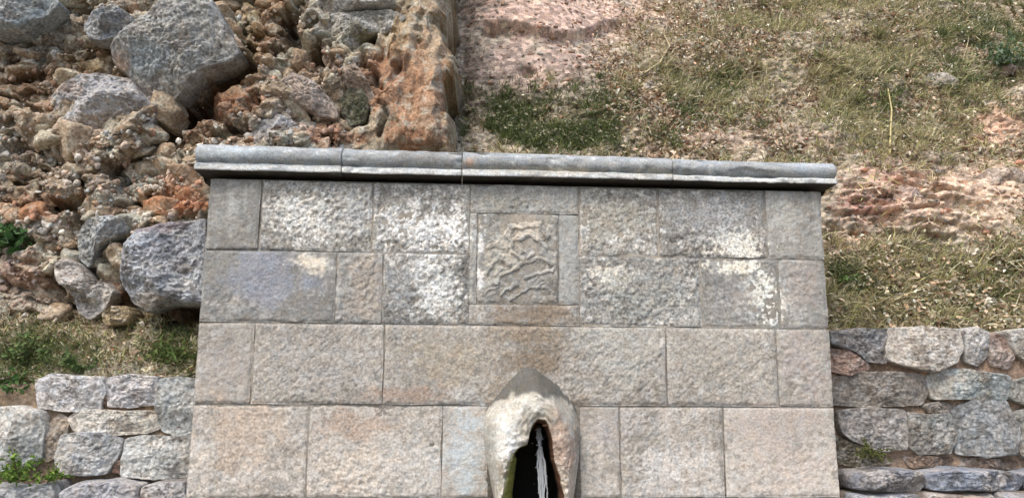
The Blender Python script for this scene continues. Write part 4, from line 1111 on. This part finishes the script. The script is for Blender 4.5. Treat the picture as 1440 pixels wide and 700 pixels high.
def leaves(name, P, N, S, pal, seed, label=None, flat=.5, lift=.006, asp=.5, kind='stuff', parent=None, mat=None, cat=None):
    """small folded leaves: two quads meeting along the midrib"""
    rs = np.random.default_rng(seed); n = len(P)
    if n == 0: return
    S = S*rs.uniform(.45, 1.35, n)
    nn_ = N+rs.normal(0, flat, (n, 3)); nn_ /= np.linalg.norm(nn_, axis=1)[:, None]
    a = np.cross(nn_, rs.normal(0, 1, (n, 3))); a /= np.linalg.norm(a, axis=1)[:, None]; b = np.cross(nn_, a)
    C = P+N*(lift*rs.uniform(0, 1.5, n))[:, None]
    w = (S*asp*rs.uniform(.7, 1.2, n))[:, None]; s = S[:, None]; fold = (S*rs.uniform(.05, .3, n))[:, None]
    V = np.stack([C-a*s*.5, C-a*s*.1+b*w*.5+nn_*fold, C+a*s*.5+nn_*fold*.5, C-a*s*.1-b*w*.5+nn_*fold, C+a*s*.15], 1)
    o = (np.arange(n)*5)[:, None]
    t = np.concatenate([o+np.array([[0, 4, 1]]), o+np.array([[4, 2, 1]]), o+np.array([[0, 3, 4]]), o+np.array([[4, 3, 2]])])
    pal = np.array(pal, float)
    c = np.repeat(pal[rs.integers(len(pal), size=n)]*rs.uniform(.75, 1.15, (n, 1)), 5, 0)
    me = mesh_np(name, V.reshape(-1, 3), t, lin_arr(c, 1.0), smooth=False)
    ob = link(name, me, mat or M_LEAF, parent)
    if kind: tag(ob, kind=kind)
    if label: ob['label'] = label
    if cat: ob['category'] = cat
    return ob

def G_(u, v, a, b, ra, rb): return np.exp(-(((u-a)/ra)**2+((v-b)/rb)**2))
bare = lambda u, v: np.clip(.9*G_(u, v, 1320, 305, 110, 34)+.8*G_(u, v, 1185, 270, 34, 60)+.5*G_(u, v, 1090, 195, 110, 20)+1.15*G_(u, v, 770, 20, 150, 55)+1.0*G_(u, v, 740, 90, 90, 40)+1.1*G_(u, v, 1265, 275, 90, 50)+1.0*G_(u, v, 1385, 275, 110, 50)+1.1*G_(u, v, 1410, 175, 60, 42)+.7*G_(u, v, 1190, 320, 40, 50), 0, 1)
right_ok = lambda u, v: sstep(640, 660, u)*(v < 475)
def dens_dry(u, v, P):
    nz = .55+.9*fbm(P[:, 0]*3, P[:, 1]*3, P[:, 2]*3, 5, 3)
    return right_ok(u, v)*(1-.93*bare(u, v))*np.clip(nz, .08, 2)*(sstep(820, 980, u)+.3*sstep(90, 150, v)+.6*sstep(330, 380, v))
def dens_green(u, v, P):
    nz = np.clip(.65+1.3*fbm(P[:, 0]*5, P[:, 1]*5, P[:, 2]*5, 15, 3), 0, 2)
    g = 2.4*G_(u, v, 690, 180, 60, 28)+2.0*G_(u, v, 780, 168, 100, 32)+1.0*G_(u, v, 700, 200, 160, 10)+1.2*G_(u, v, 960, 140, 70, 28)+.8*G_(u, v, 860, 190, 70, 20)+2.2*G_(u, v, 1195, 388, 32, 16)+1.0*G_(u, v, 1280, 405, 60, 26)+1.2*G_(u, v, 1410, 400, 50, 26)+.9*G_(u, v, 1400, 60, 70, 60)+.7*G_(u, v, 1250, 130, 70, 30)+.07*(u > 940)*(1-bare(u, v))
    return right_ok(u, v)*g*nz
STRAW = [(214, 204, 166), (198, 188, 148), (168, 160, 122), (230, 220, 186), (142, 134, 98), (188, 174, 142), (124, 116, 82), (204, 192, 164), (160, 158, 116), (196, 194, 130), (176, 178, 118)]
GREEN = [(100, 114, 66), (118, 130, 78), (84, 100, 62), (134, 140, 96), (106, 118, 86), (94, 108, 60)]
LITT = [(186, 160, 136), (210, 192, 168), (222, 210, 188), (150, 118, 92), (128, 104, 80), (206, 190, 164), (164, 120, 92), (140, 126, 96), (116, 96, 74), (182, 152, 124)]
P, N = pick(HILL, NH, 52000, dens_dry, 1)
blades("dry_grass", P, N, .075, .0052, STRAW, 2, lean=.85, label='dry straw coloured grass and stems over the hillside', curl=.7, upw=.8)
P, N = pick(HILL, NH, 30000, dens_green, 3)
blades("green_grass", P, N, .050, .0056, GREEN, 4, lean=.8, mat=M_LEAF, label='short green grass on the hillside behind the cornice', curl=.5)
def dens_lit(u, v, P):
    nz = np.clip(.5+1.2*fbm(P[:, 0]*4, P[:, 1]*4, P[:, 2]*4, 25, 3), .06, 2)
    return right_ok(u, v)*(1-.90*bare(u, v))*nz*(.35+sstep(700, 950, u))
P, N = pick(HILL, NH, 52000, dens_lit, 5)
leaves("leaf_litter", P, N, .031, LITT, 6, label='dead leaves and crumbs of bark lying on the hillside', flat=.6)
WG = [(128, 134, 104), (150, 152, 122), (104, 114, 80), (170, 168, 138), (134, 128, 96), (118, 120, 98)]
P, N = pick(HILL, NH, 17000, lambda u, v, P: (dens_green(u, v, P)*1.0+dens_dry(u, v, P)*.45), 7)
leaves("low_weeds", P, N+np.array([0, 0, .6]), .026, WG, 8, label='low grey green weeds and herbs on the hillside', flat=.8, lift=.03)
# tufts: clumps of longer dry and greenish blades
def tufts(nc, per, dens, seed, L, W, pal, name, label, mat):
    P, N = pick(HILL, NH, nc, dens, seed)
    rs = np.random.default_rng(seed+1)
    k = rs.integers(per//2, per*3//2, nc)
    PP = np.repeat(P, k, 0)+rs.normal(0, .016, (k.sum(), 3)); NN_ = np.repeat(N+rs.normal(0, .3, (nc, 3)), k, 0)
    blades(name, PP, NN_, L, W, pal, seed+2, lean=.42, mat=mat, label=label, curl=.75, upw=1.0)
tufts(620, 26, dens_dry, 71, .115, .0046, STRAW, "dry_tufts", 'taller clumps of dry straw on the hillside', M_DRY)
tufts(200, 26, dens_green, 75, .085, .0055, GREEN+[(140, 144, 92)], "green_tufts", 'taller clumps of green grass on the hillside', M_LEAF)
P, N = pick(HILL, NH, 9000, lambda u, v, P: dens_lit(u, v, P)*(.5+1.2*(v > 330)), 81)
leaves("leaf_litter", P, N+np.array([0, 0, .4]), .030, [(236, 226, 206), (222, 206, 178), (206, 176, 146), (214, 190, 164), (196, 192, 176)], 82, label='pale curled dead leaves caught in the hillside grass', flat=.7, lift=.035, asp=.6)
# small stones on the hillside
def pebbles():
    P, N = pick(HILL, NH, 2600, lambda u, v, P: right_ok(u, v)*(.5+1.2*bare(u, v)), 9)
    rs = np.random.default_rng(4); n = len(P)
    ico = np.array([(0, 0, 1), (.9, 0, .35), (.28, .85, .35), (-.72, .53, .35), (-.72, -.53, .35), (.28, -.85, .35), (.72, .53, -.4), (-.28, .85, -.4), (-.9, 0, -.4), (-.28, -.85, -.4), (.72, -.53, -.4), (0, 0, -1)])
    fi = np.array([(0, 1, 2), (0, 2, 3), (0, 3, 4), (0, 4, 5), (0, 5, 1), (1, 6, 2), (2, 7, 3), (3, 8, 4), (4, 9, 5), (5, 10, 1), (6, 7, 2), (7, 8, 3), (8, 9, 4), (9, 10, 5), (10, 6, 1), (6, 11, 7), (7, 11, 8), (8, 11, 9), (9, 11, 10), (10, 11, 6)])
    s = np.clip(rs.lognormal(-4.9, .55, n), .003, .03)
    V = ico[None]*(1+rs.normal(0, .16, (n, 12, 1)))*s[:, None, None]*np.array([1.3, .9, .75])+P[:, None]
    F_ = (np.arange(n)*12)[:, None, None]+fi[None]
    pal = np.array([(186, 174, 158), (166, 140, 118), (150, 124, 104), (196, 180, 160), (176, 130, 108), (140, 138, 132)], float)
    c = np.repeat(pal[rs.integers(len(pal), size=n)]*rs.uniform(.8, 1.1, (n, 1)), 12, 0)
    tag(link("pebbles", mesh_np("pebbles", V.reshape(-1, 3), F_.reshape(-1, 3), lin_arr(c, 1.), smooth=False), M_ROCK), kind='stuff', label='loose pebbles and clods on the hillside')
pebbles()

# grass on the soil under the rock face (left)
def dens_left(u, v, P):
    g = 1.6*G_(u, v, 50, 500, 60, 30)+1.6*G_(u, v, 245, 495, 30, 24)+.15*G_(u, v, 150, 495, 80, 24)+.8*G_(u, v, 15, 545, 40, 24)
    return g*(u < 285)*(v > 440)
P, N = pick(CL['P'], NC, 3600, dens_left, 11)
blades("green_grass", P, N, .05, .0048, GREEN+[(120, 126, 80), (104, 110, 60)], 12, mat=M_LEAF, lean=.8, label='green grass on the soil above the left low wall')
P, N = pick(CL['P'], NC, 3000, lambda u, v, P: (v > 445)*(u < 285)*(v < 545)*1.0, 13)
blades("dry_grass", P, N, .045, .004, STRAW, 14, lean=.9, label='dry straw on the soil above the left low wall')
P, N = pick(CL['P'], NC, 5500, lambda u, v, P: (v > 440)*(u < 285)*1.0, 15)
leaves("leaf_litter", P, N, .020, LITT+WG, 16, label='dead leaves on the soil above the left low wall')
# crumbs of rock on the rock face: lodged debris
P, N = pick(CL['P'], NC, 3200, lambda u, v, P: (u < 560)*(v < 450)*np.clip(.4+fbm(P[:, 0]*5, P[:, 1]*5, P[:, 2]*5, 3, 3), .05, 1), 17)
leaves("rock_debris", P, N, .012, [(178, 166, 148), (160, 136, 112), (140, 112, 88), (190, 180, 164), (150, 146, 138), (122, 96, 70)], 18, label='crumbled chips of rock and dry moss lodged on the rock face', flat=.9, asp=.9, lift=.004, mat=M_DRY)

# ------------------------------------------------------------------ single plants
def plant(name, base, nstem, L, leaf, pal, seed, label, cat, spread=.6, nleaf=9, stem_rgb=(110, 110, 70), drift=(0, -.3, 0), asp=.5):
    rs = np.random.default_rng(seed)
    root = empty(name, tuple(float(q_) for q_ in base), label, cat, {'weed': 'green weeds and herbs', 'shrub': 'bushes at the top right of the hillside'}[name])
    Vs = []; Fs = []; off = 0; LP = []; LN = []
    for s in range(nstem):
        d = np.array([rs.normal(0, spread)+drift[0], rs.normal(0, spread*.6)+drift[1], rs.uniform(.35, 1)+drift[2]]); d /= np.linalg.norm(d)
        l = L*rs.uniform(.55, 1.15); b0 = np.array(base)+rs.normal(0, .012, 3)
        pts = [b0+d*l*t+np.array([0, -.05, -.35])*l*t*t*.5+rs.normal(0, l*.015, 3) for t in np.linspace(0, 1, 6)]
        r = .0026
        for i, p_ in enumerate(pts):
            for k in range(4):
                an = k*math.pi/2
                Vs.append(p_+np.array([math.cos(an), math.sin(an), 0])*r*(1-.7*i/5))
        for i in range(5):
            for k in range(4):
                a = off+i*4+k; b = off+i*4+(k+1) % 4
                Fs.append((a, b, b+4, a+4))
        off += 24
        for t in rs.uniform(.2, 1.05, nleaf):
            i = min(4, int(t*5)); p_ = pts[i]+(pts[min(5, i+1)]-pts[i])*(t*5-i)
            LP.append(p_+rs.normal(0, leaf*.35, 3)); LN.append(np.array([0, -.8, .7])+rs.normal(0, .5, 3))
    Vs = np.array(Vs)
    link("stem", mesh_np("stem", Vs, np.array(Fs), lin_arr(np.tile(np.array(stem_rgb, float), (len(Vs), 1)), 1.)), M_LEAF, root)
    LN = np.array(LN); LN /= np.linalg.norm(LN, axis=1)[:, None]
    leaves("foliage", np.array(LP), LN, leaf, pal, seed+1, kind=None, parent=root, flat=.5, lift=0, asp=asp)
    return root
def hill_pt(u, v):
    best = None
    Gm = HILL.reshape(-1, 3); uu, vv = proj(Gm)
    return Gm[np.argmin((uu-u)**2+(vv-v)**2)]
def cliff_pt(u, v):
    Gm = CL['P'].reshape(-1, 3); uu, vv = proj(Gm)
    return Gm[np.argmin((uu-u)**2+(vv-v)**2)]
plant("shrub", hill_pt(1412, 100), 44, .30, .036, [(122, 142, 116), (96, 122, 84), (148, 164, 142), (84, 106, 66), (110, 130, 96)], 31, 'grey green leafy shrub at the top right of the hillside', 'shrub', spread=.7, nleaf=16)
plant("shrub", hill_pt(1352, 120), 16, .16, .026, [(92, 112, 66), (112, 130, 84), (78, 98, 56)], 32, 'small dark green bush just left of the undercut on the hillside', 'shrub', spread=.8, nleaf=12)
plant("weed", cliff_pt(10, 352), 30, .20, .052, [(74, 112, 62), (96, 134, 80), (60, 92, 48), (120, 150, 100)], 33, 'broad leaved green weed rooted in the rock face at the left edge', 'plant', spread=.9, nleaf=7, asp=.6)
plant("weed", at(25, 668, .05), 26, .12, .024, [(104, 134, 58), (84, 112, 44), (126, 150, 70)], 34, 'bright green clump on the ledge at the lower left corner', 'plant', spread=1.2, nleaf=12)
plant("weed", at(72, 672, .05), 14, .07, .020, [(104, 134, 58), (84, 112, 44), (126, 150, 70)], 44, 'smaller green clump to the right of the bright one on the left ledge', 'plant', spread=1.2, nleaf=10)
plant("weed", cliff_pt(45, 508), 30, .16, .026, [(98, 120, 70), (122, 138, 88), (84, 104, 60)], 51, 'loose green herbs on the soil between the rock face and the left low wall', 'plant', spread=1.1, nleaf=12)
plant("weed", cliff_pt(112, 522), 22, .11, .024, [(84, 108, 60), (104, 122, 76), (70, 92, 50)], 52, 'dark herbs just behind the whitish top stone of the left low wall', 'plant', spread=1.2, nleaf=11)
plant("weed", cliff_pt(14, 555), 28, .17, .034, [(80, 118, 62), (98, 134, 78), (64, 96, 46)], 35, 'dark green weed above the large rounded stone at the left edge', 'plant', spread=.9, nleaf=8)
plant("weed", cliff_pt(238, 508), 32, .15, .024, [(84, 104, 54), (104, 122, 66)], 36, 'green tuft above the left low wall close to the fountain', 'plant', spread=.9, nleaf=9)
plant("weed", hill_pt(1190, 400), 20, .10, .022, [(92, 122, 62), (110, 138, 80), (74, 100, 46)], 37, 'green tuft beside the right edge of the fountain above the low wall', 'plant', spread=1.0, nleaf=10)
plant("weed", at(1222, 640, .06), 26, .085, .016, [(92, 100, 52), (76, 84, 44), (110, 112, 64)], 38, 'mossy dark green clump at the foot of the right low wall', 'plant', spread=1.4, nleaf=11)
plant("weed", hill_pt(1242, 150), 14, .12, .020, [(132, 142, 84), (112, 126, 70), (150, 150, 100)], 39, 'yellow green herb behind the pale upright stalk', 'plant', spread=.7, nleaf=12)
def stem_thing(pts, r, rgb, label, seed):
    P_ = [hill_pt(a, b)+np.array([0, -o_, 0]) for a, b, o_ in pts]
    dense = []
    for a, b in zip(P_[:-1], P_[1:]):
        for t in np.linspace(0, 1, 6, endpoint=False): dense.append(a*(1-t)+b*t)
    dense.append(P_[-1])
    ob = tube("dry_stalk", dense, np.linspace(r, r*.5, len(dense)), M_DRY, None, n=7, noise=.2, seed=seed, rgb=rgb)
    tag(ob, label, 'dry stalk', 'dry stalks on the hillside')
stem_thing([(1249, 218, .02), (1247, 190, .05), (1246, 160, .07), (1240, 132, .08)], .0075, (206, 192, 140), 'pale upright stalk standing above the right end of the cornice', 1)
stem_thing([(905, 106, .03), (926, 92, .05), (939, 70, .06), (930, 52, .06), (918, 40, .05)], .007, (196, 182, 148), 'bent pale stalk arching over the green patch', 2)
stem_thing([(1140, 12, .04), (1128, 30, .05), (1160, 22, .04)], .005, (190, 178, 128), 'forked yellowish stalk near the top of the hillside', 3)
stem_thing([(1108, 148, .02), (1124, 140, .03), (1146, 132, .02)], .005, (190, 176, 140), 'short leaning stalk in the middle of the hillside', 4)
stem_thing([(1350, 90, .03), (1356, 60, .05), (1354, 46, .05)], .005, (176, 164, 130), 'thin stalk left of the grey green shrub', 5)
# pale stone lying on the slope
def hill_stone(poly, bul, rgb, label, seed):
    cu = np.mean([a for a, b in poly]); cv = np.mean([b for a, b in poly]); p = hill_pt(cu, cv)
    me = stone_mesh("field_stone", poly, p[1]-.01, bul, seed, power=2.2, facets=5, na=70, nt_=20, amp=.008, rgb=rgb, mottle=np.array(rgb)*.85, back=.15)
    tag(link("field_stone", me, M_ROCK), label, 'stone', 'stones lying on the hillside')
hill_stone([(1294, 112), (1308, 102), (1330, 104), (1348, 114), (1340, 124), (1310, 124)], .05, (190, 178, 158), 'flat pale stone in the weeds left of the undercut', 5001)
hill_stone([(1388, 108), (1410, 92), (1445, 84), (1450, 98), (1420, 106), (1400, 114)], .09, (168, 140, 120), 'pinkish slab forming the lip above the dark undercut', 5002)
hill_stone([(905, 118), (914, 113), (924, 118), (920, 128), (908, 127)], .03, (206, 190, 172), 'tiny pale stone above the green patch', 5003)
hill_stone([(1226, 228), (1250, 222), (1274, 228), (1268, 238), (1234, 238)], .07, (198, 160, 136), 'reddish clod jutting out right of the cornice end', 5004)
hill_stone([(1252, 266), (1270, 260), (1300, 268), (1306, 282), (1276, 288), (1256, 282)], .06, (200, 162, 138), 'larger reddish clod under the jutting one', 5005)
hill_stone([(1374, 248), (1392, 236), (1430, 236), (1450, 250), (1430, 264), (1390, 262)], .05, (200, 172, 146), 'pale sandy block at the right edge of the hillside', 5006)
